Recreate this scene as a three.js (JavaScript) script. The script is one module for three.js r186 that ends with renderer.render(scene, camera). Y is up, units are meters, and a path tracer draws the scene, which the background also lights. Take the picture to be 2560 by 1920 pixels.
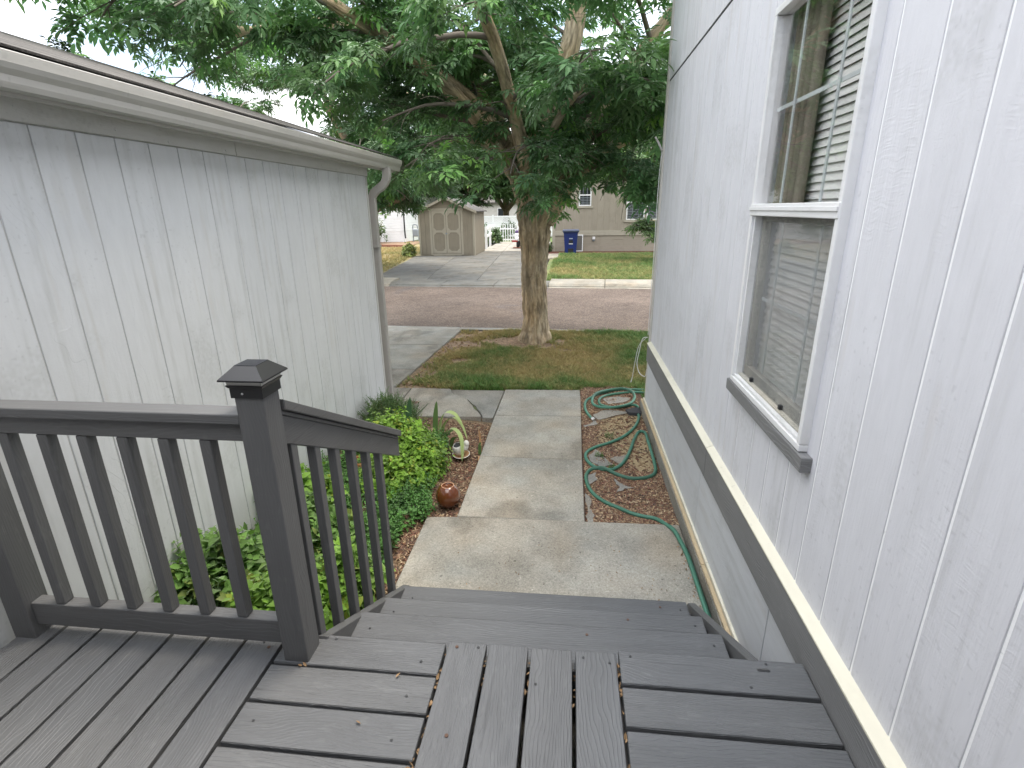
import * as THREE from 'three';
import { RoundedBoxGeometry } from 'three/addons/geometries/RoundedBoxGeometry.js';
import { mergeGeometries } from 'three/addons/utils/BufferGeometryUtils.js';

// ------------------------------------------------------------------ camera, sky, sun, exposure
const scene = new THREE.Scene();
const camera = new THREE.PerspectiveCamera(72.47, 4 / 3, 0.05, 3000);
camera.position.set(0, 2.12, 0);
camera.quaternion.setFromRotationMatrix(new THREE.Matrix4().makeBasis(
  new THREE.Vector3(0.99419071, -0.01335003, -0.10680172),
  new THREE.Vector3(-0.02122538, 0.94847522, -0.31613959),
  new THREE.Vector3(0.10551926, 0.31656995, 0.94268189)));

const renderer = new THREE.WebGLRenderer({ antialias: true });
renderer.toneMapping = THREE.LinearToneMapping;
renderer.toneMappingExposure = 3.35;
renderer.shadowMap.enabled = true;

const SUN = new THREE.Vector3(0.22, 0.93, -0.20).normalize();
const sun = new THREE.DirectionalLight(0xfff1dc, 1.0);
sun.position.copy(SUN).multiplyScalar(60).add(new THREE.Vector3(0, 0, -12));
sun.target.position.set(0, 0, -12);
sun.castShadow = true;
sun.shadow.radius = 40;
Object.assign(sun.shadow.camera, { left: -35, right: 35, top: 35, bottom: -35, near: 1, far: 140 });
sun.shadow.mapSize.set(2048, 2048);
sun.name = 'sun';
scene.add(sun, sun.target);

// ------------------------------------------------------------------ random and noise
const rng = (s) => () => { s |= 0; s = s + 0x6D2B79F5 | 0; let t = Math.imul(s ^ s >>> 15, 1 | s); t = t + Math.imul(t ^ t >>> 7, 61 | t) ^ t; return ((t ^ t >>> 14) >>> 0) / 4294967296; };
const hash3 = (x, y, z) => { let h = Math.imul(x, 374761393) ^ Math.imul(y, 668265263) ^ Math.imul(z, 2147483647 ^ 0x51ed27); h = Math.imul(h ^ h >>> 13, 1274126177); h = Math.imul(h ^ h >>> 16, 0x85ebca6b); return ((h ^ h >>> 14) >>> 0) / 4294967296; };
const sm = (t) => t * t * (3 - 2 * t);
const mix = (a, b, t) => a + (b - a) * t;
const clamp = (v, a = 0, b = 1) => Math.min(b, Math.max(a, v));
const step = (a, b, v) => sm(clamp((v - a) / (b - a)));
function n3(x, y, z) {
  const i = Math.floor(x), j = Math.floor(y), k = Math.floor(z), u = sm(x - i), v = sm(y - j), w = sm(z - k);
  const f = (a, b, c) => hash3(i + a, j + b, k + c);
  return mix(mix(mix(f(0, 0, 0), f(1, 0, 0), u), mix(f(0, 1, 0), f(1, 1, 0), u), v), mix(mix(f(0, 0, 1), f(1, 0, 1), u), mix(f(0, 1, 1), f(1, 1, 1), u), v), w);
}
const fbm3 = (x, y, z, o = 4) => { let s = 0, a = 0.5, t = 0; for (let i = 0; i < o; i++) { s += a * n3(x, y, z); t += a; x = x * 2.03 + 7; y = y * 2.03 + 3; z = z * 2.03 + 5; a *= 0.5; } return s / t; };
// periodic 2-D noise for tiling textures
function pn(x, y, px, py, seed = 0) {
  const i = Math.floor(x), j = Math.floor(y), u = sm(x - i), v = sm(y - j);
  const w = (a, p) => ((a % p) + p) % p;
  const f = (a, b) => hash3(w(i + a, px), w(j + b, py), seed);
  return mix(mix(f(0, 0), f(1, 0), u), mix(f(0, 1), f(1, 1), u), v);
}
function pfbm(u, v, fx, fy, o = 4, seed = 0) { let s = 0, a = 0.5, t = 0; for (let k = 0; k < o; k++) { s += a * pn(u * fx, v * fy, fx, fy, seed + k); t += a; fx *= 2; fy *= 2; a *= 0.5; } return s / t; }

// ------------------------------------------------------------------ the sky: bright broken cloud over pale blue
{
  const W = 512, H = 256, d = new Float32Array(W * H * 4);
  for (let j = 0; j < H; j++) for (let i = 0; i < W; i++) {
    const th = ((j + 0.5) / H - 0.5) * Math.PI, ph = ((i + 0.5) / W - 0.5) * 2 * Math.PI;
    const y = Math.sin(th), x = Math.cos(th) * Math.cos(ph), z = Math.cos(th) * Math.sin(ph);
    const up = Math.max(0, y);
    let r = mix(0.34, 0.30, up), g = mix(0.42, 0.42, up), b = mix(0.52, 0.62, up);
    const q = 1 / (0.25 + up), c = fbm3(x * q * 1.6 + 11, y * 2.2 + 3, z * q * 1.6 + 2, 5);
    const cov = step(0.30, 0.56, c), light = (0.72 + 0.62 * up) * (0.85 + 0.30 * fbm3(x * q * 3 + 5, y * 3, z * q * 3, 3));
    const toSun = Math.max(0, x * SUN.x + y * SUN.y + z * SUN.z);
    const glow = 1 + 0.35 * Math.pow(toSun, 3);
    r = mix(r, 1.02 * light, cov) * glow; g = mix(g, 1.0 * light, cov) * glow; b = mix(b, 0.99 * light, cov) * glow;
    if (y < 0) { r = 0.35; g = 0.34; b = 0.32; }
    d.set([r, g, b, 1], (j * W + i) * 4);
  }
  const t = new THREE.DataTexture(d, W, H, THREE.RGBAFormat, THREE.FloatType);
  t.mapping = THREE.EquirectangularReflectionMapping; t.magFilter = THREE.LinearFilter; t.needsUpdate = true;
  scene.background = t; scene.environment = t;
}

// ------------------------------------------------------------------ textures and materials
function tex(W, H, fn, srgb = true, repeat = [1, 1]) {
  const d = new Uint8Array(W * H * 4);
  for (let j = 0; j < H; j++) for (let i = 0; i < W; i++) {
    const c = fn(i / W, j / H), k = (j * W + i) * 4;
    d[k] = clamp(c[0]) * 255; d[k + 1] = clamp(c[1]) * 255; d[k + 2] = clamp(c[2]) * 255; d[k + 3] = 255;
  }
  const t = new THREE.DataTexture(d, W, H, THREE.RGBAFormat);
  t.wrapS = t.wrapT = THREE.RepeatWrapping; t.magFilter = THREE.LinearFilter; t.minFilter = THREE.LinearMipmapLinearFilter; t.generateMipmaps = true;
  if (srgb) t.colorSpace = THREE.SRGBColorSpace;
  t.repeat.set(...repeat); t.needsUpdate = true; return t;
}
const g1 = (v) => [v, v, v];
const s2 = (l) => Math.pow(clamp(l), 1 / 2.2);                     // linear -> sRGB-ish for texture painting
const lin = (r, g, b) => new THREE.Color().setRGB(r, g, b);
// a map that multiplies a base colour: values near 1
const std = (o) => new THREE.MeshStandardMaterial({ roughness: 0.8, metalness: 0, side: THREE.DoubleSide, ...o });

// wood grain: u runs along the board (2 m), v across (0.5 m)
function grainH(u, v) {
  const warp = pfbm(u, v, 5, 3, 4, 21) * 0.22 + pfbm(u, v, 2, 2, 2, 5) * 0.25;
  const s = (v + warp) * 46;
  const ring = s - Math.floor(s), line = Math.pow(ring, 2.2) * step(1, 0.86, ring);
  const fine = pfbm(u, v, 16, 220, 2, 33);
  const knot = Math.pow(pfbm(u, v, 7, 4, 2, 50), 6) * 2;
  return 0.5 * line + 0.35 * fine + 0.2 * knot;
}
const woodBump = tex(1024, 512, (u, v) => g1(grainH(u, v)), false, [0.5, 2]);
const woodTone = tex(1024, 512, (u, v) => {
  const h = grainH(u, v), a = 0.92 + 0.10 * (pfbm(u, v, 7, 12, 4, 2) - 0.5) + 0.10 * (h - 0.4) - 0.10 * step(0.80, 0.86, pfbm(u, v, 3, 60, 2, 17));
  const worn = step(0.70, 0.82, pfbm(u, v, 40, 30, 3, 77)) * 0.05;
  return [a + worn, a + worn, a + worn * 0.9];
}, true, [0.5, 2]);
const roughSawn = tex(1024, 1024, (u, v) => {                      // painted rough-sawn plywood siding, 1 m tile, u along the board
  const fibre = pfbm(u, v, 14, 190, 3, 3), chat = pn(u * 240 + pn(u * 6, v * 30, 6, 30, 1) * 3, v * 26, 240, 26, 9), chat2 = pn(u * 130, v * 60, 130, 60, 19);
  const where = step(0.35, 0.65, pfbm(u, v, 3, 5, 3, 90)), knot = Math.pow(pfbm(u, v, 5, 14, 2, 41), 7) * 3;
  return g1(clamp(0.45 * fibre + where * (0.28 * chat + 0.14 * chat2) + (1 - where) * 0.12 + 0.12 * pn(u * 400, v * 400, 400, 400, 8) + knot));
}, false);
const oldPaint = tex(1024, 1024, (u, v) => {                       // thick old paint over plywood with open grain figures
  const w = pfbm(u, v, 3, 5, 3, 4) * 0.28, q = (v + w) * 34, ring = q - Math.floor(q), patch = step(0.54, 0.66, pfbm(u, v, 3, 4, 3, 91));
  return g1(clamp(0.3 + 0.25 * pfbm(u, v, 18, 140, 3, 13) + 0.35 * Math.pow(ring, 3) * patch + 0.14 * pn(u * 210, v * 120, 210, 120, 7) + 0.1 * pn(u * 420, v * 420, 420, 420, 5)));
}, false, [0.83, 0.83]);
const wallTone = tex(512, 512, (u, v) => {
  const a = 0.965 + 0.03 * (pfbm(u, v, 4, 6, 5, 12) - 0.5) + 0.035 * (pfbm(u, v, 20, 90, 3, 14) - 0.5) - 0.05 * step(0.86, 0.94, pn(u * 150, v * 150, 150, 150, 61)) * step(0.5, 0.7, pfbm(u, v, 5, 5, 2, 4));
  const ru = step(0.66, 0.8, pfbm(u, v, 3, 28, 3, 44)) * 0.035;
  const st = 0.07 * step(0.60, 0.80, pfbm(u, v, 2, 46, 3, 23)) * pfbm(u, v, 24, 120, 2, 29) + 0.05 * step(0.58, 0.75, pfbm(u, v, 7, 7, 4, 37)) * pn(u * 160, v * 160, 160, 160, 3);
  return [a - ru * 0.6 - st, a - ru * 0.75 - st, a - ru - st * 1.1];
}, true, [0.5, 0.5]);
const concreteTone = tex(1024, 1024, (u, v) => {                    // 2 m tile
  const big = pfbm(u, v, 3, 3, 5, 1), mid = pfbm(u, v, 14, 14, 4, 7), fine = pn(u * 512, v * 512, 512, 512, 3), fine2 = pn(u * 230, v * 230, 230, 230, 8);
  let a = 0.80 + 0.22 * (big - 0.5) + 0.16 * (mid - 0.5) + 0.15 * (fine - 0.5) + 0.10 * (fine2 - 0.5);
  a -= 0.12 * step(0.55, 0.72, pfbm(u, v, 5, 4, 4, 31));
  const pit = step(0.90, 0.96, pn(u * 190, v * 190, 190, 190, 12)) * 0.22, fleck = step(0.93, 0.98, pn(u * 150, v * 150, 150, 150, 5)) * 0.15;
  a += fleck - pit;
  const warm = (pfbm(u, v, 6, 6, 3, 19) - 0.5) * 0.06;
  return [a + warm + 0.01, a, a - warm - 0.025];
}, true, [0.5, 0.5]);
const concreteBump = tex(512, 512, (u, v) => g1(0.5 * pfbm(u, v, 40, 40, 4, 2) + 0.5 * pn(u * 256, v * 256, 256, 256, 4)), false, [1, 1]);
const asphaltTone = tex(1024, 1024, (u, v) => {                     // chip-sealed street, 4 m tile
  const a = 0.66 + 0.42 * (pn(u * 512, v * 512, 512, 512, 3) - 0.5) + 0.24 * (pn(u * 200, v * 200, 200, 200, 6) - 0.5) + 0.20 * (pfbm(u, v, 3, 3, 5, 1) - 0.5) + 0.12 * (pfbm(u, v, 24, 24, 3, 10) - 0.5) - 0.10 * step(0.66, 0.80, pfbm(u, v, 6, 9, 4, 71));
  const hue = pn(u * 400, v * 400, 400, 400, 14) - 0.5 * step(0.62, 0.78, pfbm(u, v, 5, 5, 4, 51));
  return [a + 0.05 * hue + 0.02, a - 0.015, a - 0.07 * hue - 0.01];
}, true, [0.25, 0.25]);
const barkTone = tex(512, 512, (u, v) => {
  const f = pfbm(u, v, 24, 5, 5, 3), k = pfbm(u, v, 60, 20, 3, 9), big = pfbm(u, v, 3, 2, 3, 30);
  const a = 0.58 + 0.55 * f + 0.22 * (k - 0.5);
  return [a * (1 + 0.10 * (big - 0.4)), a * 0.97, a * (0.90 - 0.12 * (big - 0.4))];
}, true, [1, 1]);
const barkBump = tex(512, 512, (u, v) => g1(pfbm(u, v, 40, 9, 5, 6)), false, [1, 1]);
const soilTone = tex(1024, 1024, (u, v) => {                        // 1 m tile
  const a = 0.5 + 0.55 * (pfbm(u, v, 12, 12, 5, 5) - 0.5) + 0.45 * (pn(u * 160, v * 160, 160, 160, 2) - 0.5) + 0.2 * (pn(u * 400, v * 400, 400, 400, 3) - 0.5);
  const t = pn(u * 90, v * 60, 90, 60, 8);
  return [s2(mix(0.10, 0.26, a) + 0.08 * step(0.75, 0.9, t)), s2(mix(0.065, 0.19, a) + 0.05 * step(0.75, 0.9, t)), s2(mix(0.04, 0.125, a) + 0.02 * step(0.75, 0.9, t))];
});
const soilBump = tex(512, 512, (u, v) => g1(pfbm(u, v, 20, 20, 5, 5)), false);
const shingleTone = tex(512, 512, (u, v) => { const a = 0.7 + 0.4 * (pn(u * 256, v * 256, 256, 256, 1) - 0.5) + 0.25 * (pn(u * 12, v * 7, 12, 7, 2) - 0.5); return [a, a * 0.98, a * 0.96]; });

const M = {
  deck: std({ color: lin(0.146, 0.151, 0.157), map: woodTone, bumpMap: woodBump, bumpScale: 0.003, roughness: 0.55 }),
  deckB: std({ color: lin(0.142, 0.147, 0.153), map: woodTone, bumpMap: woodBump, bumpScale: 0.0036, roughness: 0.6 }),
  deckC: std({ color: lin(0.155, 0.159, 0.163), map: woodTone, bumpMap: woodBump, bumpScale: 0.004, roughness: 0.62 }),
  railPaint: std({ color: lin(0.132, 0.134, 0.136), map: woodTone, bumpMap: woodBump, bumpScale: 0.0012, roughness: 0.55 }),
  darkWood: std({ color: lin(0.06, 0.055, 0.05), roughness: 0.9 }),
  siding: std({ color: lin(0.70, 0.70, 0.735), map: wallTone, bumpMap: roughSawn, bumpScale: 0.0018, roughness: 0.72 }),
  groove: std({ color: lin(0.90, 0.90, 0.90), roughness: 0.8 }),
  shedSiding: std({ color: lin(0.66, 0.675, 0.69), map: wallTone, bumpMap: oldPaint, bumpScale: 0.0018, roughness: 0.62 }),
  shedGroove: std({ color: lin(0.55, 0.55, 0.53), roughness: 0.85 }),
  trimGrey: std({ color: lin(0.235, 0.236, 0.237), map: woodTone, bumpMap: woodBump, bumpScale: 0.003, roughness: 0.65 }),
  skirt: std({ color: lin(0.60, 0.615, 0.64), map: wallTone, bumpMap: woodBump, bumpScale: 0.0018, roughness: 0.7 }),
  cream: std({ color: lin(0.80, 0.76, 0.62), map: wallTone, roughness: 0.75 }),
  rawWood: std({ color: lin(0.66, 0.52, 0.33), map: woodTone, bumpMap: woodBump, bumpScale: 0.002, roughness: 0.8 }),
  footGrey: std({ color: lin(0.40, 0.385, 0.35), map: concreteTone, bumpMap: woodBump, bumpScale: 0.003, roughness: 0.85 }),
  cornerTrim: std({ color: lin(0.60, 0.575, 0.53), map: wallTone, bumpMap: woodBump, bumpScale: 0.002, roughness: 0.75 }),
  vinyl: std({ color: lin(0.83, 0.83, 0.83), map: wallTone, roughness: 0.38 }),
  vinylOld: std({ color: lin(0.62, 0.60, 0.54), map: concreteTone, roughness: 0.6 }),
  muntin: std({ color: lin(0.56, 0.60, 0.60), roughness: 0.5 }),
  blind: std({ color: lin(0.72, 0.72, 0.69), roughness: 0.6 }),
  room: std({ color: lin(0.35, 0.32, 0.27), roughness: 0.9 }),
  glass: new THREE.MeshPhysicalMaterial({ color: 0xffffff, roughness: 0.02, transmission: 1, thickness: 0, ior: 1.5, side: THREE.DoubleSide }),
  gutter: std({ color: lin(0.50, 0.485, 0.45), map: wallTone, roughness: 0.45 }),
  spout: std({ color: lin(0.40, 0.385, 0.36), map: wallTone, roughness: 0.5 }),
  frieze: std({ color: lin(0.58, 0.575, 0.55), map: wallTone, bumpMap: woodBump, bumpScale: 0.0015, roughness: 0.7 }),
  soffit: std({ color: lin(0.5, 0.48, 0.45), roughness: 0.8 }),
  shingle: std({ color: lin(0.16, 0.155, 0.15), map: shingleTone, roughness: 0.95 }),
  shingleB: std({ color: lin(0.22, 0.21, 0.20), map: shingleTone, roughness: 0.95 }),
  concrete: std({ color: lin(0.51, 0.485, 0.435), map: concreteTone, bumpMap: concreteBump, bumpScale: 0.0022, roughness: 0.9 }),
  concreteB: std({ color: lin(0.485, 0.465, 0.425), map: concreteTone, bumpMap: concreteBump, bumpScale: 0.0022, roughness: 0.9 }),
  concreteOld: std({ color: lin(0.40, 0.392, 0.37), map: concreteTone, bumpMap: concreteBump, bumpScale: 0.003, roughness: 0.92 }),
  driveA: std({ color: lin(0.185, 0.183, 0.174), map: concreteTone, bumpMap: concreteBump, bumpScale: 0.003, roughness: 0.92 }),
  driveB: std({ color: lin(0.215, 0.212, 0.198), map: concreteTone, bumpMap: concreteBump, bumpScale: 0.003, roughness: 0.92 }),
  kerb: std({ color: lin(0.38, 0.355, 0.305), map: concreteTone, bumpMap: concreteBump, bumpScale: 0.002, roughness: 0.9 }),
  asphalt: std({ color: lin(0.232, 0.212, 0.188), map: asphaltTone, bumpMap: concreteBump, bumpScale: 0.004, roughness: 0.95 }),
  soil: std({ map: soilTone, bumpMap: soilBump, bumpScale: 0.012, roughness: 0.98 }),
  bark: std({ color: lin(0.62, 0.54, 0.45), map: barkTone, bumpMap: barkBump, bumpScale: 0.03, roughness: 0.95 }),
  barkDark: std({ color: lin(0.34, 0.28, 0.225), map: barkTone, bumpMap: barkBump, bumpScale: 0.008, roughness: 0.95 }),
  twig: std({ color: lin(0.17, 0.145, 0.12), roughness: 0.9 }),
  black: std({ color: lin(0.012, 0.012, 0.013), roughness: 0.35 }),
  blackRubber: std({ color: lin(0.02, 0.02, 0.021), roughness: 0.75 }),
  solar: std({ color: lin(0.012, 0.013, 0.018), roughness: 0.12, metalness: 0.1 }),
  lens: std({ color: lin(0.55, 0.54, 0.5), roughness: 0.25 }),
  rust: std({ color: lin(0.11, 0.06, 0.04), roughness: 0.8 }),
  hose: std({ color: lin(0.105, 0.33, 0.24), map: concreteTone, roughness: 0.55 }),
  brass: std({ color: lin(0.6, 0.6, 0.6), metalness: 0.9, roughness: 0.35 }),
  fabric: std({ color: lin(0.42, 0.40, 0.37), map: concreteTone, roughness: 0.95 }),
  fabricDark: std({ color: lin(0.05, 0.05, 0.055), roughness: 0.95 }),
  glaze: new THREE.MeshPhysicalMaterial({ color: lin(0.13, 0.036, 0.010), roughness: 0.18, clearcoat: 1, clearcoatRoughness: 0.04, side: THREE.DoubleSide }),
  glazeRim: std({ color: lin(0.52, 0.28, 0.16), roughness: 0.3 }),
  ceramic: std({ color: lin(0.74, 0.72, 0.66), roughness: 0.35 }),
  ceramicDark: std({ color: lin(0.05, 0.05, 0.055), roughness: 0.3 }),
  saucer: std({ color: lin(0.42, 0.25, 0.13), roughness: 0.5 }),
  terracotta: std({ color: lin(0.46, 0.18, 0.07), roughness: 0.85 }),
  tan: std({ color: lin(0.34, 0.302, 0.243), map: wallTone, roughness: 0.85 }),
  tanB: std({ color: lin(0.325, 0.288, 0.231), map: wallTone, roughness: 0.85 }),
  tanGroove: std({ color: lin(0.30, 0.262, 0.205), roughness: 0.9 }),
  tanTrim: std({ color: lin(0.41, 0.375, 0.305), map: wallTone, roughness: 0.8 }),
  shedTan: std({ color: lin(0.25, 0.218, 0.165), map: wallTone, roughness: 0.85 }),
  shedTrim: std({ color: lin(0.37, 0.335, 0.265), map: wallTone, roughness: 0.8 }),
  whitePaint: std({ color: lin(0.82, 0.83, 0.84), map: wallTone, roughness: 0.55 }),
  vinylFence: std({ color: lin(0.85, 0.86, 0.86), roughness: 0.4 }),
  darkGlass: std({ color: lin(0.02, 0.022, 0.025), roughness: 0.08 }),
  binBlue: std({ color: lin(0.008, 0.022, 0.14), roughness: 0.42 }),
  binLid: std({ color: lin(0.06, 0.075, 0.13), roughness: 0.5 }),
  label: std({ color: lin(0.7, 0.7, 0.7), roughness: 0.5 }),
  labelGrey: std({ color: lin(0.32, 0.36, 0.45), roughness: 0.5 }),
  screenMesh: std({ color: lin(0.14, 0.135, 0.125), roughness: 0.9, transparent: true, opacity: 0.7 }),
  screenFine: std({ color: lin(0.30, 0.31, 0.31), roughness: 0.8, transparent: true, opacity: 0.22 }),
  curtain: std({ color: lin(0.20, 0.175, 0.135), roughness: 0.95 }),
  redPlastic: std({ color: lin(0.30, 0.02, 0.015), roughness: 0.3 }),
  seat: std({ color: lin(0.09, 0.05, 0.16), roughness: 0.6 }),
  brickEdge: std({ color: lin(0.26, 0.12, 0.08), roughness: 0.9 }),
  meter: std({ color: lin(0.22, 0.25, 0.27), roughness: 0.6 }),
  leafWhite: std({ color: lin(1, 1, 1), roughness: 0.55 }),
};
const leafMat = (o = {}) => new THREE.MeshPhysicalMaterial({ color: lin(1, 1, 1), roughness: 0.5, side: THREE.DoubleSide, ...o });
M.leaf = leafMat({ transmission: 0.44, thickness: 0, roughness: 0.92, specularIntensity: 0.7, clearcoat: 0.35, clearcoatRoughness: 0.38 });
M.leafMatte = std({ color: lin(1, 1, 1), roughness: 0.7 });

// ------------------------------------------------------------------ builders
const names = new Map();
function numbered(n) { const k = names.get(n) ?? 0; names.set(n, k + 1); return k ? n + '_' + String(k).padStart(3, '0') : n; }
function thing(name, label, category, [x, y, z] = [0, 0, 0], group) {
  const o = new THREE.Group(); o.name = numbered(name); o.position.set(x, y, z); o.userData = { label, category };
  if (group) o.userData.group = group;
  scene.add(o); return o;
}
function struct(name, geo, mat, label) { const m = new THREE.Mesh(geo, mat); m.name = numbered(name); m.userData = { kind: 'structure', label }; scene.add(m); return m; }
function structGroup(name, label) { const g = new THREE.Group(); g.name = numbered(name); g.userData = { kind: 'structure', label }; scene.add(g); return g; }
function part(parent, name, geo, mat, pos) { const m = new THREE.Mesh(geo, mat); m.name = name; if (pos) m.position.set(...pos); parent.add(m); return m; }
let uvSeed = rng(991);
// uv in metres: u along `axis`, v across; faces whose normal is the axis use the two others
function uvMetres(geo, axis = 0, jitter = true) {
  const p = geo.attributes.position, n = geo.attributes.normal, uv = new Float32Array(p.count * 2), o = jitter ? [uvSeed() * 7, uvSeed() * 7] : [0, 0];
  const P = [0, 0, 0], N = [0, 0, 0];
  for (let i = 0; i < p.count; i++) {
    P[0] = p.getX(i); P[1] = p.getY(i); P[2] = p.getZ(i); N[0] = Math.abs(n.getX(i)); N[1] = Math.abs(n.getY(i)); N[2] = Math.abs(n.getZ(i));
    const d = N[0] > N[1] && N[0] > N[2] ? 0 : N[1] > N[2] ? 1 : 2;
    const a = d === axis ? (axis + 1) % 3 : axis, b = 3 - a - d;
    uv[2 * i] = P[a] + o[0]; uv[2 * i + 1] = P[b] + o[1];
  }
  geo.setAttribute('uv', new THREE.BufferAttribute(uv, 2)); return geo;
}
const longAxis = (s) => s[0] >= s[1] && s[0] >= s[2] ? 0 : s[1] >= s[2] ? 1 : 2;
function boxG(x0, x1, y0, y1, z0, z1, r = 0) {
  const s = [x1 - x0, y1 - y0, z1 - z0];
  const g = r ? new RoundedBoxGeometry(...s, 1, Math.min(r, Math.min(...s) * 0.45)) : new THREE.BoxGeometry(...s);
  uvMetres(g, longAxis(s)); g.translate((x0 + x1) / 2, (y0 + y1) / 2, (z0 + z1) / 2); return g;
}
const box = (parent, name, mat, x0, x1, y0, y1, z0, z1, r = 0) => part(parent, name, boxG(x0, x1, y0, y1, z0, z1, r), mat);
// prism: polygon in a plane, extruded. plane 'zy' : shape x->z, y->y, extruded along x from x0 to x1
function prism(poly, plane, a, b, bevel = 0, axis = null) {
  const sh = new THREE.Shape(poly.map(([u, v]) => new THREE.Vector2(u, v)));
  const g = new THREE.ExtrudeGeometry(sh, { depth: b - a - 2 * bevel, bevelEnabled: bevel > 0, bevelSize: bevel, bevelThickness: bevel, bevelOffset: -bevel, bevelSegments: 1, curveSegments: 4 });
  g.translate(0, 0, a + bevel);
  if (plane === 'zy') g.applyMatrix4(new THREE.Matrix4().set(0, 0, 1, 0, 0, 1, 0, 0, 1, 0, 0, 0, 0, 0, 0, 1));      // (u,v,w)->(w,v,u)
  if (plane === 'xz') g.applyMatrix4(new THREE.Matrix4().set(1, 0, 0, 0, 0, 0, 1, 0, 0, 1, 0, 0, 0, 0, 0, 1));      // (u,v,w)->(u,w,v)
  if (plane !== 'xy') { const ix = g.index; if (ix) { for (let i = 0; i < ix.count; i += 3) { const t = ix.getX(i); ix.setX(i, ix.getX(i + 2)); ix.setX(i + 2, t); } } else { for (const k of ['position', 'uv']) { const at = g.attributes[k], n = at.itemSize, ar = at.array; for (let i = 0; i < at.count; i += 3) for (let c = 0; c < n; c++) { const t = ar[i * n + c]; ar[i * n + c] = ar[(i + 2) * n + c]; ar[(i + 2) * n + c] = t; } } } }
  g.computeVertexNormals();
  return uvMetres(g, axis ?? (plane === 'zy' ? 2 : 0));
}
// flat sheet over a polygon in x,z at height y
function sheet(poly, y, uvScale = 1) {
  const sh = new THREE.Shape(poly.map(([x, z]) => new THREE.Vector2(x, -z)));
  const g = new THREE.ShapeGeometry(sh); g.rotateX(-Math.PI / 2); g.translate(0, y, 0);
  return uvMetres(g, 0, false);
}
// grid sheet following a height function
function grid(x0, x1, z0, z1, nx, nz, h) {
  const g = new THREE.PlaneGeometry(x1 - x0, z1 - z0, nx, nz); g.rotateX(-Math.PI / 2); g.translate((x0 + x1) / 2, 0, (z0 + z1) / 2);
  const p = g.attributes.position; for (let i = 0; i < p.count; i++) p.setY(i, h(p.getX(i), p.getZ(i)));
  g.computeVertexNormals(); const uv = g.attributes.uv; for (let i = 0; i < p.count; i++) uv.setXY(i, p.getX(i), p.getZ(i));
  return g;
}
// tapered tube through [x,y,z,r] points, bark relief by noise
function tube(pts, radial = 8, seg = 24, relief = 0, freq = 20, cap = true) {
  const c = new THREE.CatmullRomCurve3(pts.map((p) => new THREE.Vector3(p[0], p[1], p[2])), false, 'centripetal');
  const P = [], U = [], I = []; let N = new THREE.Vector3(), T = new THREE.Vector3(), prev = null, len = 0, last = null;
  const rAt = (t) => { const f = t * (pts.length - 1), i = Math.min(pts.length - 2, Math.floor(f)); return mix(pts[i][3], pts[i + 1][3], f - i); };
  for (let s = 0; s <= seg; s++) {
    const t = s / seg, o = c.getPoint(t); T = c.getTangent(t);
    if (!prev) N = Math.abs(T.y) < 0.9 ? new THREE.Vector3(0, 1, 0) : new THREE.Vector3(1, 0, 0); else N = prev.clone();
    N.addScaledVector(T, -N.dot(T)).normalize(); prev = N.clone();
    const B = new THREE.Vector3().crossVectors(T, N); if (last) len += o.distanceTo(last); last = o;
    const r = rAt(t);
    for (let k = 0; k <= radial; k++) {
      const a = (k % radial) / radial * Math.PI * 2, dx = Math.cos(a), dy = Math.sin(a);
      let rr = r;
      if (relief) { const q = n3(dx * r * freq * 1.6 + 5, len * freq * 0.22, dy * r * freq * 1.6 + 9), w = 1 - Math.abs(2 * q - 1); rr += relief * (Math.pow(w, 1.6) - 0.4) + relief * 0.8 * (n3(dx * 3, len * 3, dy * 3) - 0.5); }
      P.push(o.x + (N.x * dx + B.x * dy) * rr, o.y + (N.y * dx + B.y * dy) * rr, o.z + (N.z * dx + B.z * dy) * rr);
      U.push(k / radial * Math.max(0.1, Math.round(r * 6.28 * 4) / 4 || 0.25) * 1, len);
    }
  }
  const w = radial + 1;
  for (let s = 0; s < seg; s++) for (let k = 0; k < radial; k++) { const a = s * w + k, b = a + 1, d = a + w, e = d + 1; I.push(a, b, d, b, e, d); }
  if (cap) { for (const s of [0, seg]) { const o = c.getPoint(s / seg), id = P.length / 3; P.push(o.x, o.y, o.z); U.push(0, 0); for (let k = 0; k < radial; k++) { const a = s * w + k; s ? I.push(a, a + 1, id) : I.push(a + 1, a, id); } } }
  const g = new THREE.BufferGeometry(); g.setAttribute('position', new THREE.Float32BufferAttribute(P, 3)); g.setAttribute('uv', new THREE.Float32BufferAttribute(U, 2)); g.setIndex(I); g.computeVertexNormals(); return g;
}
function instanced(parent, name, geo, mat, list, top) {
  const m = new THREE.InstancedMesh(geo, mat, list.length), d = new THREE.Object3D();
  list.forEach((e, i) => {
    d.position.set(...e.p); if (e.q) d.quaternion.copy(e.q); else d.rotation.set(...(e.r ?? [0, 0, 0]), 'YXZ');
    typeof e.s === 'number' ? d.scale.setScalar(e.s) : d.scale.set(...(e.s ?? [1, 1, 1])); d.updateMatrix(); m.setMatrixAt(i, d.matrix);
    if (e.c) m.setColorAt(i, e.c);
  });
  m.name = top ? numbered(name) : name; m.userData = { kind: 'stuff', ...(top ?? {}) };
  m.frustumCulled = false; (parent ?? scene).add(m); return m;
}
function triGeo(P, I) { const g = new THREE.BufferGeometry(); g.setAttribute('position', new THREE.Float32BufferAttribute(P, 3)); g.setAttribute('uv', new THREE.Float32BufferAttribute(new Array(P.length / 3 * 2).fill(0), 2)); g.setIndex(I); g.computeVertexNormals(); return g; }
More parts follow.
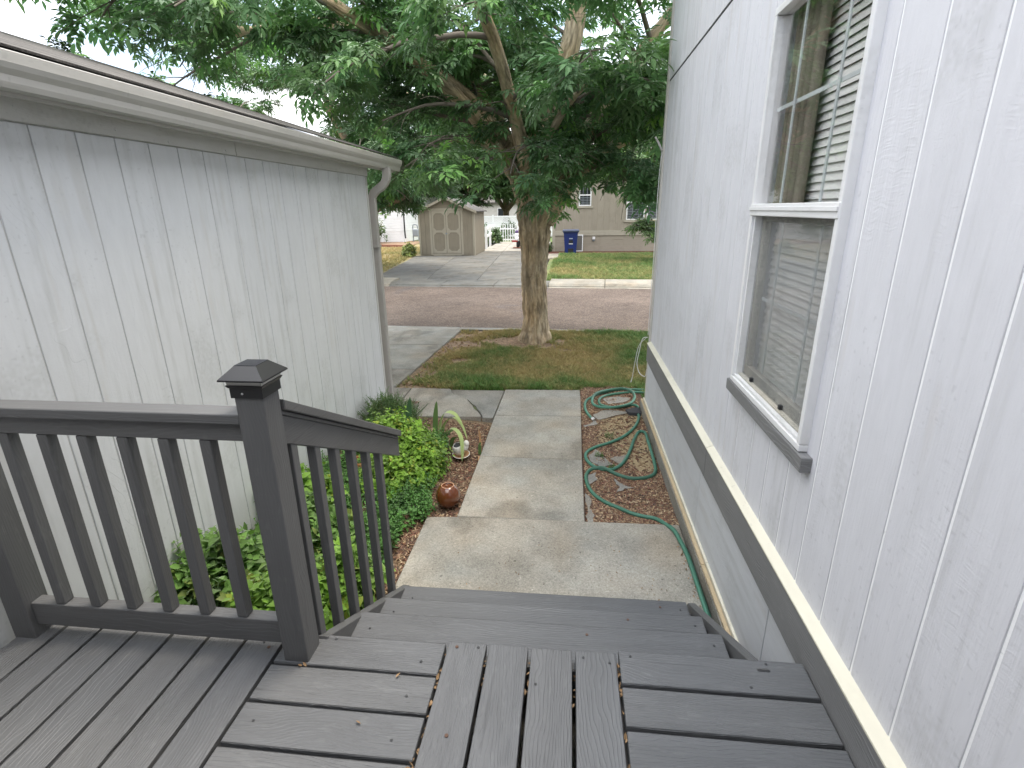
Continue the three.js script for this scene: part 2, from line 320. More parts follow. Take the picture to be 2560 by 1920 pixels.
// one leaf blade pointing along +x, upper side +y
function blade(P, I, o, dir, up, len, wid, fold = 0.25, droop = 0.15) {
  const side = new THREE.Vector3().crossVectors(dir, up).normalize(), u = new THREE.Vector3().crossVectors(side, dir).normalize(), b = P.length / 3;
  const at = (t, s, h) => { const v = o.clone().addScaledVector(dir, t * len).addScaledVector(side, s * wid / 2).addScaledVector(u, h * wid - droop * len * t * t); P.push(v.x, v.y, v.z); };
  at(0, 0, 0); at(0.22, 0.75, fold * 0.75); at(0.22, -0.75, fold * 0.75); at(0.3, 0, 0); at(0.5, 1, fold); at(0.5, -1, fold); at(0.62, 0, 0); at(1, 0, 0);
  I.push(b, b + 1, b + 3, b, b + 3, b + 2, b + 1, b + 4, b + 6, b + 1, b + 6, b + 3, b + 3, b + 6, b + 5, b + 3, b + 5, b + 2, b + 4, b + 7, b + 6, b + 6, b + 7, b + 5);
}
// a spray of ash leaves: a twig along +x with compound leaves, 3 pairs of leaflets and a terminal one each
function ashSpray(seed, leaves = 5, size = 1) {
  const R = rng(seed), P = [], I = [], UP = new THREE.Vector3(0, 1, 0);
  for (let k = 0; k < leaves; k++) {
    const t = k / leaves, yaw = (R() - 0.5) * 2.6 * (0.35 + 0.65 * (1 - t)) + (k % 2 ? 0.55 : -0.55), pitch = 0.45 - R() * 0.95;
    let d = new THREE.Vector3(Math.cos(yaw) * Math.cos(pitch), Math.sin(pitch), Math.sin(yaw) * Math.cos(pitch)), o = new THREE.Vector3(0.06 + 0.20 * t * size, (R() - 0.5) * 0.05, (R() - 0.5) * 0.05);
    const L = (0.17 + 0.06 * R()) * size;
    for (let j = 1; j <= 4; j++) {
      d.y -= 0.08; d.normalize(); o = o.clone().addScaledVector(d, L / 4);
      const up = UP.clone().addScaledVector(d, -d.y).normalize(); up.x += (R() - 0.5) * 0.5; up.z += (R() - 0.5) * 0.5; up.normalize();
      const side = new THREE.Vector3().crossVectors(d, up).normalize();
      const ll = (0.098 + 0.034 * R()) * size * (j === 4 ? 1.1 : 1), wd = ll * (0.31 + 0.07 * R());
      if (j < 4) for (const s of [-1, 1]) { const ld = d.clone().multiplyScalar(0.75).addScaledVector(side, s * 0.85).addScaledVector(UP, 0.08 - 0.33 * R()).normalize(); blade(P, I, o, ld, up, ll, wd, 0.22, 0.06 + 0.2 * R()); }
      else blade(P, I, o, d.clone().addScaledVector(UP, -0.15).normalize(), up, ll, wd, 0.22, 0.2);
    }
  }
  return triGeo(P, I);
}

// ------------------------------------------------------------------ ground, street, paving
const nearLine = (x) => -9.77 + 0.055 * x, farLine = (x) => -15.36 + 0.06 * x;
// lawn condition: 0 dry thatch, 1 green; and bare soil
function lawnNear(x, z) {
  const n = fbm3(x * 0.9, 3, z * 0.9, 4), f = fbm3(x * 3.1, 9, z * 3.1, 3);
  let green = (n - 0.5) * 1.6 + (f - 0.5) * 0.9 + 0.26;
  green += 0.8 * step(0.0, 1.4, x) + 0.45 * step(-8.3, -9.3, z) * step(-0.2, 0.6, x) + 0.40 * step(-6.75, -6.3, z) * step(-1.9, -1.2, x);
  const dTrunk = Math.hypot((x + 0.75) * 0.8, (z + 8.45) * 1.5);
  let bare = step(1.0, 0.35, dTrunk + (f - 0.5) * 0.9) + 0.9 * step(0.55, 0.1, x + 2.05 + (f - 0.5) * 0.8 + (z + 6) * 0.02);
  bare += 0.7 * step(0.45, 0.15, Math.abs(z + 7.45) * 0.8 + Math.abs(x + 1.25) * 0.7 + (f - 0.5) * 0.6);
  return [clamp(green), clamp(bare)];
}
function lawnFar(x, z) {
  const n = fbm3(x * 0.55 + 40, 5, z * 0.55, 4), f = fbm3(x * 2.0 + 9, 1, z * 2.0, 3);
  let green = 0.75 + (n - 0.5) * 1.5 + (f - 0.5) * 0.5; if (x < -6) green = 0.12 + (n - 0.5) * 0.9;
  return [clamp(green), clamp(step(0.62, 0.74, f * 0.6 + n * 0.4) * (x < -6 ? 0.6 : 0.75))];
}
function lawnTex(fn, x0, x1, z0, z1, W, H) {
  const t = tex(W, H, (u, v) => {
    const x = mix(x0, x1, u), z = mix(z0, z1, v), [g, b] = fn(x, z), k = 0.55 + 0.9 * n3(x * 60, 1, z * 60) * (0.6 + 0.8 * n3(x * 17, 4, z * 17));
    const c = [mix(0.25, 0.075, g), mix(0.20, 0.13, g), mix(0.095, 0.03, g)], s = [0.25, 0.17, 0.11];
    return [0, 1, 2].map((i) => s2(mix(c[i], s[i], b) * k));
  });
  t.wrapS = t.wrapT = THREE.ClampToEdgeWrapping; return t;
}
function lawnGeo(x0, x1, z0, z1, nx, nz, h) { const g = grid(x0, x1, z0, z1, nx, nz, h), p = g.attributes.position, uv = g.attributes.uv; for (let i = 0; i < p.count; i++) uv.setXY(i, (p.getX(i) - x0) / (x1 - x0), (p.getZ(i) - z0) / (z1 - z0)); return g; }

struct('ground', grid(-900, 900, -1500, 200, 8, 8, () => -0.16), std({ color: lin(0.085, 0.095, 0.04), map: soilTone, roughness: 1 }), 'open grassy ground reaching to the horizon');
struct('road', sheet([[-70, nearLine(-70)], [70, nearLine(70)], [70, farLine(70)], [-70, farLine(-70)]], -0.055), M.asphalt, 'chip sealed residential street crossing behind the tree');
const hLawn = (x, z) => -0.03 + 0.025 * (n3(x * 1.7, 2, z * 1.7) - 0.5) + 0.05 * Math.exp(-(Math.hypot(x + 0.57, z + 8.68) ** 2) / 0.5);
struct('lawn', lawnGeo(-2.35, 9, -9.42, -5.45, 120, 50, hLawn), std({ map: lawnTex(lawnNear, -2.35, 9, -9.42, -5.45, 1024, 400), bumpMap: soilBump, bumpScale: 0.02, roughness: 1 }), 'patchy front lawn around the ash tree');
const hFar = () => 0.0;
struct('lawn', lawnGeo(-0.9, 24, -26.5, -16.2, 40, 20, (x, z) => -0.01 + 0.03 * n3(x, 0, z)), std({ map: lawnTex(lawnFar, -0.9, 24, -26.5, -16.2, 1024, 512), roughness: 1 }), 'green lawn in front of the tan house');
struct('lawn', lawnGeo(-30, -6.2, -36, -16.2, 40, 20, (x, z) => -0.02 + 0.03 * n3(x, 0, z)), std({ map: lawnTex(lawnFar, -30, -6.2, -36, -16.2, 1024, 768), roughness: 1 }), 'dry straw coloured lawn left of the far driveway');
struct('lawn', lawnGeo(-26, 6, -70, -36.8, 30, 30, (x, z) => -0.06 + 0.04 * n3(x * 0.4, 0, z * 0.4)), std({ color: lin(0.11, 0.16, 0.05), roughness: 1 }), 'back garden lawn behind the white fence');

// kerbs: separate cast sections
{
  const near = structGroup('kerb', 'near concrete gutter strip along the street'), far = structGroup('kerb', 'far rolled concrete kerb along the street');
  const L = 3.0;
  for (let k = -8; k < 8; k++) {
    const x0 = k * L + 0.9 + 0.006, x1 = x0 + L - 0.012, xm = (x0 + x1) / 2, a = nearLine(xm);
    const g = prism([[0, -0.2], [0, -0.052], [-0.0, -0.052], [0.10, -0.048], [0.36, -0.012], [0.36, -0.2]], 'zy', x0, x1, 0.003);
    const ks = part(near, 'kerb_section', g.translate(-xm, 0, 0), M.concreteOld, [xm, 0, a]); ks.rotation.y = -Math.atan(0.055);
  }
  const l2 = 1.62;
  for (let k = -12; k < 12; k++) {
    const x0 = k * l2 - 0.62 + 0.007, x1 = x0 + l2 - 0.014, a = farLine((x0 + x1) / 2);
    const drive = x1 < -0.55 && x0 > -6.6;
    const top = drive ? 0.015 : 0.075;
    const g = prism([[0.16, -0.25], [0.16, -0.05], [0, -0.045], [-0.02, -0.012], [-0.10, top * 0.5], [-0.45, top], [-0.86, top + 0.01], [-0.86, -0.25]], 'zy', x0, x1, 0.004);
    const xq = (x0 + x1) / 2, ks = part(far, 'kerb_section', g.translate(-xq, 0, 0), drive ? M.driveB : M.kerb, [xq, 0, a]); ks.rotation.y = -Math.atan(0.06);
  }
}
// slabs: each its own mesh, joints are real gaps
function slab(parent, poly, mat, y0 = -0.12, y1 = 0, bevel = 0.006) { return part(parent, 'slab', prism(poly, 'xz', y0, y1, bevel), mat); }
{
  const w = structGroup('path', 'narrow concrete path of separate slabs leading away from the steps');
  slab(w, [[-0.782, -3.262], [0.142, -3.262], [0.142, -4.243], [-0.776, -4.238]], M.concrete);
  slab(w, [[-0.776, -4.245], [0.142, -4.25], [0.15, -5.27], [-0.778, -5.225]], M.concrete);
  slab(w, [[-0.778, -5.232], [0.15, -5.277], [0.156, -6.14], [-0.765, -6.095]], M.concreteB);
  // the cracked slab: two pieces along one jagged crack
  const crack = [[-1.462, -6.085], [-1.40, -5.98], [-1.337, -5.885], [-1.25, -5.79], [-1.189, -5.704], [-1.115, -5.60], [-1.071, -5.515], [-1.02, -5.42], [-0.989, -5.334], [-0.935, -5.23], [-0.905, -5.168]];
  const j = rng(5), off = crack.map(([x, z]) => [x + (j() - 0.5) * 0.05, z + (j() - 0.5) * 0.04]), open = (i) => 0.008 + 0.034 * Math.exp(-((i - 6.5) ** 2) / 6);
  slab(w, [[-1.945, -6.08], ...off.map(([x, z], i) => [x - open(i) / 2, z]), [-1.94, -5.12]], M.concreteB, -0.12, 0.0, 0.004);
  slab(w, [[-0.793, -5.19], ...off.map(([x, z], i) => [x + open(i) / 2, z]).reverse(), [-0.775, -6.09]], M.concreteOld, -0.12, -0.012, 0.004);
  slab(w, [[-2.6, -6.072], [-1.957, -6.078], [-1.952, -5.3], [-2.6, -5.6]], M.concreteOld);
  const p = structGroup('paving_pad', 'wide concrete landing at the foot of the steps');
  slab(p, [[-1.0, -1.5], [-1.0, -3.235], [-0.78, -3.252], [0.80, -3.285], [0.80, -1.5]], M.concrete);
  const d = structGroup('driveway', 'near driveway slabs beside the grey shed');
  const ex = (z) => mix(-2.19, -2.0, clamp((z + 6.08) / (-9.4 + 6.08)));
  for (const [a, b] of [[-6.085, -6.88], [-6.892, -8.282], [-8.294, 0]]) { const zl = b || nearLine(-5.2) + 0.366, zr = b || nearLine(-2) + 0.366; slab(d, [[-5.2, a], [ex(a), a], [ex(zr), zr], [-5.2, zl]], M.concreteOld, -0.12, -0.004); }
  const f = structGroup('driveway', 'wide far driveway slabs in front of the tan garden shed');
  const jl = (t, z) => { const k = (z + 17) / -9.5; return [mix(-6.45, -7.6, k), mix(-4.62, -5.58, k), mix(-2.93, -3.42, k), mix(-0.78, -1.05, k)][t]; };
  const rows = [[-16.2, -17.95], [-17.96, -21.9], [-21.915, -25.5], [-25.515, -28.35], [-28.365, -32.5], [-32.515, -37]];
  rows.forEach(([a, b], r) => { for (let c = 0; c < 3; c++) { if (r > 2 && c < 1) continue; const e = 0.006; let L0 = jl(c, a) + e, L1 = jl(c, b) + e, R0 = jl(c + 1, a) - e, R1 = jl(c + 1, b) - e; if (r > 2 && c === 1) { L0 = -4.75; L1 = -4.85; } const al = r ? a : farLine(L0) - 0.866, ar = r ? a : farLine(R0) - 0.866; if (L0 < R0) slab(f, [[L0, al], [R0, ar], [R1, b], [L1, b]], r > 3 ? M.concreteB : (r + c) % 2 ? M.driveA : M.driveB, -0.14, 0.02); } });
  const q = structGroup('path', 'pale concrete walkway along the tan house');
  slab(q, [[-1.08, -23.65], [-0.58, -24.0], [-0.56, -25.95], [-1.12, -26.0]], M.kerb, -0.1, 0.03);
  slab(q, [[-1.1, -26.02], [9, -27.0], [9, -27.25], [-1.1, -26.35]], M.kerb, -0.1, 0.03);
}

// planting beds: soil sheets with relief
const hBedR = (x, z) => -0.035 + 0.022 * (n3(x * 4, 1, z * 4) - 0.5) + 0.02 * (x - 0.15) + 0.03 * step(-5.2, -6.0, z);
const hBedL = (x, z) => -0.055 + 0.03 * (n3(x * 5, 7, z * 5) - 0.5) + 0.05 * step(-0.9, -1.6, x);
const sandy = (x, z) => clamp(step(0.44, 0.62, fbm3(x * 5 + 2, 4, z * 4, 4) * 0.8 + 0.46 * Math.exp(-(((x - 0.55) / 0.28) ** 2 + ((z + 5.0) / 0.45) ** 2)) + 0.34 * Math.exp(-(((x - 0.70) / 0.16) ** 2 + ((z + 4.35) / 0.5) ** 2)) - 0.05 - 0.14 * step(-4.15, -3.9, z)));
{
  const T = (fn, x0, x1, z0, z1, W, H) => { const t = tex(W, H, (u, v) => { const x = mix(x0, x1, u), z = mix(z0, z1, v), s = fn(x, z), k = 0.5 + n3(x * 90, 1, z * 90) * 0.6 + (n3(x * 230, 5, z * 230) - 0.5) * 0.6; const red = fbm3(x * 5, 8, z * 5, 3); return [mix(0.125 + 0.03 * red, 0.40, s), mix(0.082, 0.305, s), mix(0.055, 0.175, s)].map((c) => s2(c * (s > 0.5 ? 0.7 + 0.3 * k : k))); }); t.wrapS = t.wrapT = THREE.ClampToEdgeWrapping; return t; };
  struct('planting_bed', lawnGeo(0.13, 0.87, -6.35, -3.2, 40, 150, hBedR), std({ map: T(sandy, 0.13, 0.87, -6.35, -3.2, 400, 1600), bumpMap: soilBump, bumpScale: 0.015, roughness: 1 }), 'dirt strip with mulch and hose beside the house');
  struct('planting_bed', lawnGeo(-2.15, -0.75, -5.6, -1.0, 70, 200, hBedL), std({ map: T((x, z) => 0.5 * step(0.62, 0.75, fbm3(x * 3, 1, z * 3, 3) + 0.12 * step(-4.7, -5.2, z)), -2.15, -0.75, -5.6, -1.0, 700, 1800), bumpMap: soilBump, bumpScale: 0.015, roughness: 1 }), 'mulched planting bed between the shed and the path');
  struct('planting_bed', sheet([[-1.2, -26.3], [9, -27.2], [9, -27.95], [-1.2, -27.95]], 0.02), std({ color: lin(0.55, 0.25, 0.22), map: soilTone, bumpMap: soilBump, bumpScale: 0.03, roughness: 1 }), 'red mulch strip against the tan house');
  struct('planting_bed', sheet([[-16, -34.2], [-9.9, -32.1], [-10.4, -38], [-16, -39.5]], 0.03), std({ color: lin(1.4, 1.3, 1.25), map: soilTone, bumpMap: soilBump, bumpScale: 0.05, roughness: 1 }), 'gravel and mulch bed beside the white house');
}

// ------------------------------------------------------------------ the near house on the right
{
  const H = thing('house', 'pale grey sided house on the right with a white framed window', 'house');
  const X = 0.87, B = 0.8725, ZF = -5.60, ZB = 6.0;
  const win = { z0: -2.70, z1: -1.83, y0: 1.268, y1: 2.905 };
  // backing around the window opening (seen in the grooves)
  const back = (y0, y1, z0, z1) => box(H, 'wall_sheathing', M.groove, B, 0.97, y0, y1, z0, z1);
  back(0.03, win.y0 - 0.002, ZF + 0.01, ZB); back(win.y1, 4.5, ZF + 0.01, ZB); back(win.y0, win.y1 - 0.002, ZF + 0.01, win.z0); back(win.y0, win.y1 - 0.002, win.z1, ZB);
  // shell
  box(H, 'end_wall', M.siding, 0.975, 7.5, 0.0, 4.5, ZF, ZF + 0.1); box(H, 'rear_wall', M.siding, 7.4, 7.5, 0, 4.5, ZF + 0.11, ZB); box(H, 'end_wall', M.siding, 0.975, 7.39, 0, 4.5, ZB - 0.1, ZB);
  box(H, 'room_floor', M.room, 0.975, 7.39, 0.60, 0.70, ZF + 0.11, ZB - 0.11); box(H, 'room_ceiling', M.room, 0.975, 7.39, 3.2, 3.3, ZF + 0.11, ZB - 0.11); box(H, 'room_wall', M.room, 3.2, 3.3, 0.72, 3.19, ZF + 0.11, ZB - 0.11);
  const roof = part(H, 'roof', prism([[0.68, 4.40], [4.2, 5.75], [7.7, 4.40], [7.7, 4.52], [4.2, 5.90], [0.68, 4.52]], 'xy', ZF - 0.2, ZB + 0.2, 0), M.shingle);
  // grooved siding, board by board
  const pitch = 0.2073, gap = 0.009, y0 = 0.766, y1 = 3.206;
  for (let k = -13; k < 44; k++) {
    const a = -2.991 + pitch * k + gap / 2, b = a + pitch - gap; if (b < ZF + 0.06 || a > ZB) continue;
    const z0 = Math.max(a, ZF + 0.062), z1 = Math.min(b, ZB);
    const put = (za, zb, ya, yb) => { if (zb - za > 0.012) box(H, 'siding_plank', M.siding, X, X + 0.014, ya, yb, za, zb, 0.002); };
    const wz0 = win.z0 + 0.012, wz1 = win.z1 - 0.012;
    if (z1 <= wz0 || z0 >= wz1) put(z0, z1, y0, y1);
    else { if (z0 < wz0) put(z0, wz0, y0, y1); if (z1 > wz1) put(wz1, z1, y0, y1); put(Math.max(z0, wz0), Math.min(z1, wz1), y0, win.y0 - 0.01); put(Math.max(z0, wz0), Math.min(z1, wz1), win.y1 + 0.004, y1); }
    box(H, 'siding_plank', M.siding, X - 0.003, X + 0.010, 3.219, 4.42, z0, z1, 0.002);
  }
  box(H, 'flashing', M.blackRubber, X - 0.001, B, 3.207, 3.218, ZF + 0.06, ZB);
  box(H, 'corner_trim', M.cornerTrim, X - 0.016, X + 0.03, 0.02, 4.42, ZF - 0.012, ZF + 0.058, 0.003); box(H, 'corner_trim', M.cornerTrim, X + 0.031, X + 0.12, 0.02, 4.42, ZF - 0.022, ZF - 0.001, 0.003);
  // belt board with a weathered cream top edge
  for (const [a, b] of [[-5.53, -2.95], [-2.945, -0.1], [-0.095, 3.0], [3.005, 6]]) { box(H, 'belt_board', M.trimGrey, 0.832, X + 0.008, 0.562, 0.748, a, b, 0.004); part(H, 'belt_cap', prism([[0.829, 0.749], [0.829, 0.756], [X + 0.006, 0.774], [X + 0.006, 0.749]], 'xy', a, b, 0, 2), M.cream); }
  for (let k = 0; k < 10; k++) { const a = -5.53 + k * 1.22; box(H, 'skirt_panel', M.skirt, 0.852, 0.88, 0.03, 0.560, a, Math.min(a + 1.215, 6), 0.003); }
  for (const [a, b] of [[-5.60, -4.35], [-4.345, -2.72], [-2.715, -0.2], [-0.195, 6]]) {
    box(H, 'foot_board', M.footGrey, 0.806, 0.851, -0.08, 0.085, a, b, 0.004); box(H, 'foot_strip', M.rawWood, 0.812, 0.834, 0.086, 0.103, a, b, 0.003); box(H, 'foot_strip', M.cream, 0.837, 0.8515, 0.086, 0.118, a, b, 0.003);
  }
  // window
  const W = new THREE.Group(); W.name = 'window'; H.add(W);
  const { z0: za, z1: zb, y0: ya, y1: yb } = win;
  const bar = (n, m, x0, x1, a, b, c, d, r = 0.004) => box(W, n, m, x0, x1, a, b, c, d, r);
  bar('sill_board', M.trimGrey, 0.832, X + 0.005, 1.208, 1.266, za - 0.03, zb + 0.05);
  // outer frame with a stepped profile
  bar('frame', M.vinyl, 0.838, 0.90, ya, ya + 0.026, za, zb); bar('frame', M.vinyl, 0.838, 0.90, yb - 0.03, yb, za, zb);
  bar('frame', M.vinyl, 0.838, 0.90, ya + 0.027, yb - 0.031, za, za + 0.028); bar('frame', M.vinyl, 0.838, 0.90, ya + 0.027, yb - 0.031, zb - 0.028, zb);
  bar('frame_lip', M.vinyl, 0.846, 0.91, ya + 0.0275, ya + 0.040, za + 0.029, zb - 0.029, 0.002); bar('frame_lip', M.vinyl, 0.850, 0.91, ya + 0.041, 2.075, za + 0.029, za + 0.044, 0.002); bar('frame_lip', M.vinyl, 0.850, 0.91, ya + 0.041, 2.075, zb - 0.044, zb - 0.029, 0.002);
  bar('track', M.vinylOld, 0.862, 0.915, ya + 0.041, ya + 0.050, za + 0.045, zb - 0.045, 0.002);
  bar('meeting_rail', M.vinyl, 0.834, 0.92, 2.076, 2.128, za + 0.004, zb - 0.004); bar('meeting_rail', M.vinyl, 0.829, 0.8335, 2.10, 2.115, za + 0.006, zb - 0.006, 0.001);
  // lower sash, set back
  const si = 0.885, so = 0.915;
  bar('sash', M.vinylOld, si, so, ya + 0.051, ya + 0.098, za + 0.046, zb - 0.046); bar('sash', M.vinylOld, si, so, ya + 0.099, 2.074, za + 0.046, za + 0.086); bar('sash', M.vinylOld, si, so, ya + 0.099, 2.074, zb - 0.086, zb - 0.046); bar('sash', M.vinylOld, si, so, 2.05, 2.074, za + 0.087, zb - 0.087);
  bar('pane', M.glass, 0.8975, 0.9005, ya + 0.099, 2.049, za + 0.087, zb - 0.087, 0);
  bar('pane', M.glass, 0.8705, 0.8735, 2.13, yb - 0.032, za + 0.030, zb - 0.030, 0);
  for (const z of [-2.465, -2.09]) { bar('muntin', M.muntin, 0.905, 0.911, ya + 0.099, 2.049, z - 0.008, z + 0.008, 0.001); bar('muntin', M.muntin, 0.880, 0.886, 2.13, yb - 0.032, z - 0.008, z + 0.008, 0.001); }
  for (const y of [1.70]) bar('muntin', M.muntin, 0.912, 0.917, y - 0.008, y + 0.008, za + 0.087, zb - 0.087, 0.001);
  bar('muntin', M.muntin, 0.887, 0.892, 2.507, 2.523, za + 0.030, zb - 0.030, 0.001);
  for (const z of [-2.50, -2.13]) { bar('latch', M.blackRubber, 0.868, 0.884, ya + 0.051, ya + 0.070, z - 0.010, z + 0.010, 0.003); }
  // blind: one slat after another
  const slat = new THREE.BoxGeometry(0.034, 0.0018, zb - za - 0.11); uvMetres(slat, 2, false);
  for (let y = ya + 0.09; y < yb - 0.06; y += 0.032) { const m = part(W, 'blind_slat', slat, M.blind, [y > 2.1 ? 0.975 : 0.945, y, (za + zb) / 2]); m.rotation.z = y > 2.1 ? 1.22 : 1.2; }
  bar('insect_screen', M.screenFine, 0.8795, 0.8805, ya + 0.051, 2.074, za + 0.046, zb - 0.046, 0);
  const cu = []; for (let i = 0; i < 9; i++) { const g = new THREE.CylinderGeometry(0.018, 0.02, 0.80, 8, 1, true); g.translate(0.935 + 0.006 * (i % 2), 2.51, za + 0.05 + i * 0.030); cu.push(g); } part(W, 'curtain', mergeGeometries(cu), M.curtain);
  bar('blind_head', M.blind, 0.955, 0.995, yb - 0.06, yb - 0.02, za + 0.06, zb - 0.06);
}

{ // the wing of the house that the deck leads to, behind the viewer
  const P = thing('house_wing', 'sided wing of the house with a door behind the deck', 'house');
  box(P, 'wall', M.siding, -2.0, -0.52, 0.0, 3.0, 1.55, 1.7); box(P, 'wall', M.siding, 0.42, 0.84, 0.0, 3.0, 1.55, 1.7); box(P, 'wall', M.siding, -0.519, 0.419, 2.72, 3.0, 1.55, 1.7);
  box(P, 'door', M.trimGrey, -0.518, 0.418, 0.65, 2.718, 1.60, 1.65); box(P, 'roof', M.shingle, -2.1, 0.84, 3.002, 3.10, 0.35, 4.5); box(P, 'soffit', M.soffit, -2.1, 0.84, 2.96, 3.0, 0.35, 1.548);
}
// ------------------------------------------------------------------ loose cable and twig hook at the house corner
{
  const c = thing('cable', 'loose white cable looped from the corner of the grey house', 'cable');
  part(c, 'cable_loop', tube([[0.842, 0.80, -5.60, 0.004], [0.80, 0.78, -5.64, 0.004], [0.77, 0.62, -5.66, 0.004], [0.755, 0.48, -5.66, 0.004], [0.79, 0.38, -5.64, 0.004], [0.84, 0.36, -5.60, 0.004], [0.848, 0.45, -5.56, 0.004]], 6, 40), M.vinyl);
  part(c, 'cable_end', tube([[0.83, 0.79, -5.62, 0.003], [0.77, 0.70, -5.67, 0.003], [0.735, 0.50, -5.68, 0.003], [0.715, 0.33, -5.67, 0.003], [0.70, 0.27, -5.66, 0.006]], 6, 30), M.label);
  const k = thing('cable_bracket', 'short grey bracket sticking out of the house corner trim', 'bracket');
  part(k, 'arm', tube([[0.852, 2.63, -5.58, 0.012], [0.82, 2.70, -5.62, 0.011], [0.79, 2.76, -5.65, 0.009]], 6, 8), M.spout);
  part(k, 'wire', tube([[0.853, 2.64, -5.60, 0.0035], [0.845, 2.4, -5.615, 0.0035], [0.847, 1.6, -5.616, 0.0035], [0.845, 0.82, -5.614, 0.0035]], 5, 20), M.label);
}

// ------------------------------------------------------------------ the grey-white shed on the left
{
  const S = thing('garden_shed', 'long white sided shed with gutter on the left', 'shed');
  const X = -2.10, B = -2.1055, ZF = -5.57, ZB = 3.2;
  box(S, 'wall_sheathing', M.shedGroove, -2.2, B, 0.0, 2.55, ZF + 0.012, ZB);
  box(S, 'end_wall', M.shedSiding, -6.9, -2.201, 0.0, 2.55, ZF + 0.012, ZF + 0.1); box(S, 'end_wall', M.shedSiding, -6.9, -2.201, 0, 2.55, ZB - 0.1, ZB); box(S, 'rear_wall', M.shedSiding, -7.0, -6.901, 0, 2.55, ZF + 0.012, ZB);
  const grooves = []; for (let k = 0; k < 46; k++) grooves.push(-5.50 + 0.2045 * k);
  let prev = ZF + 0.03;
  for (const g of grooves) { if (g > ZB) break; if (g - prev > 0.02) box(S, 'siding_plank', M.shedSiding, X - 0.014, X, 0.075, 2.456, prev, g - 0.006, 0.003); prev = g; }
  box(S, 'foundation_board', M.footGrey, B - 0.002, X + 0.004, -0.06, 0.068, ZF + 0.02, ZB, 0.004);
  box(S, 'corner_board', M.frieze, B - 0.03, X + 0.006, 0.0, 2.455, ZF - 0.008, ZF + 0.028, 0.003);
  for (const [a, b] of [[ZF - 0.006, -3.35], [-3.345, -0.9], [-0.895, ZB]]) box(S, 'frieze_board', M.frieze, B - 0.002, X + 0.018, 2.458, 2.545, a, b, 0.003);
  const RN = rng(14); for (let k = 0; k < 16; k++) { const z = -5.4 + k * 0.42 + RN() * 0.15; part(S, 'nail_head', new THREE.CylinderGeometry(0.006, 0.006, 0.004, 8).rotateZ(Math.PI / 2), M.shedGroove, [X + 0.019, 2.475 + 0.04 * RN(), z]); }
  box(S, 'soffit', M.soffit, -2.11, -1.985, 2.546, 2.56, ZF - 0.45, ZB); box(S, 'fascia', M.gutter, -1.984, -1.968, 2.52, 2.665, ZF - 0.50, ZB);
  // K-style gutter
  const x0 = -1.966, out = [[0, 0], [0.058, 0], [0.066, 0.018], [0.070, 0.04], [0.084, 0.058], [0.092, 0.075], [0.094, 0.110], [0.086, 0.114], [0.084, 0.108], [0.087, 0.104], [0.086, 0.077], [0.079, 0.063], [0.064, 0.044], [0.060, 0.022], [0.054, 0.005], [0.004, 0.005], [0.004, 0.114], [0, 0.114]];
  const gut = new THREE.Group(); gut.name = 'gutter'; S.add(gut);
  part(gut, 'trough', prism(out.map(([a, b]) => [x0 + a, 2.533 + b]), 'xy', -6.10, ZB, 0, 2), M.gutter);
  part(gut, 'end_cap', prism([[0, 0], [0.058, 0], [0.066, 0.018], [0.070, 0.04], [0.084, 0.058], [0.092, 0.075], [0.094, 0.110], [0, 0.114]].map(([a, b]) => [x0 + a, 2.533 + b]), 'xy', -6.106, -6.1005, 0), M.gutter);
  // downspout swept in the end plane
  const path = [[-1.905, 2.545], [-1.905, 2.47], [-1.915, 2.43], [-1.94, 2.39], [-1.98, 2.355], [-2.03, 2.325], [-2.065, 2.295], [-2.085, 2.255], [-2.088, 2.21], [-2.088, 1.5], [-2.088, 0.83], [-2.088, 0.825], [-2.088, 0.02]];
  const P = [], I = [], zc = -5.655;
  path.forEach(([x, y], i) => {
    const a = path[Math.max(0, i - 1)], b = path[Math.min(path.length - 1, i + 1)], tx = b[0] - a[0], ty = b[1] - a[1], l = Math.hypot(tx, ty), nx = ty / l, ny = -tx / l;
    const s = (i > 1 && i < 8 && i % 2 ? 0.95 : 1) * (i === 11 ? 0.94 : 1), hw = 0.041 * s, hz = 0.03 * s, c = 0.008;
    for (const [u, v] of [[hw - c, hz], [hw, hz - c], [hw, -hz + c], [hw - c, -hz], [-hw + c, -hz], [-hw, -hz + c], [-hw, hz - c], [-hw + c, hz]]) P.push(x + nx * u, y + ny * u, zc + v);
    if (i) for (let k = 0; k < 8; k++) { const q = (i - 1) * 8, r = i * 8, m = (k + 1) % 8; I.push(q + k, q + m, r + k, q + m, r + m, r + k); }
  });
  const dg = triGeo(P, I).toNonIndexed(); dg.computeVertexNormals(); uvMetres(dg, 1);
  part(S, 'downspout', dg, M.spout); part(S, 'downspout_strap', boxG(-2.135, -2.041, 1.75, 1.775, -5.688, -5.59), M.spout);
  // roof: courses of shingles climbing to the ridge
  const sl = 0.308, ang = Math.atan(sl), ridge = -4.62;
  const R = rng(8);
  for (let k = 0; k < 20; k++) {
    const u0 = -0.02 + k * 0.14, u1 = u0 + 0.165;
    for (const s of [1, -1]) {
      const g = boxG(-u1, -u0, -0.003, 0.006, -6.13, ZB + 0.1);
      const m = part(S, 'shingle_course', g, k % 2 ? M.shingle : M.shingleB); m.position.set(s > 0 ? -1.93 : 2 * ridge + 1.93, 2.672, 0); m.rotation.z = 0; if (s < 0) m.scale.x = -1;
      m.rotation.z = s > 0 ? -(ang + 0.012) : ang + 0.012; m.position.y = 2.672;
    }
  }
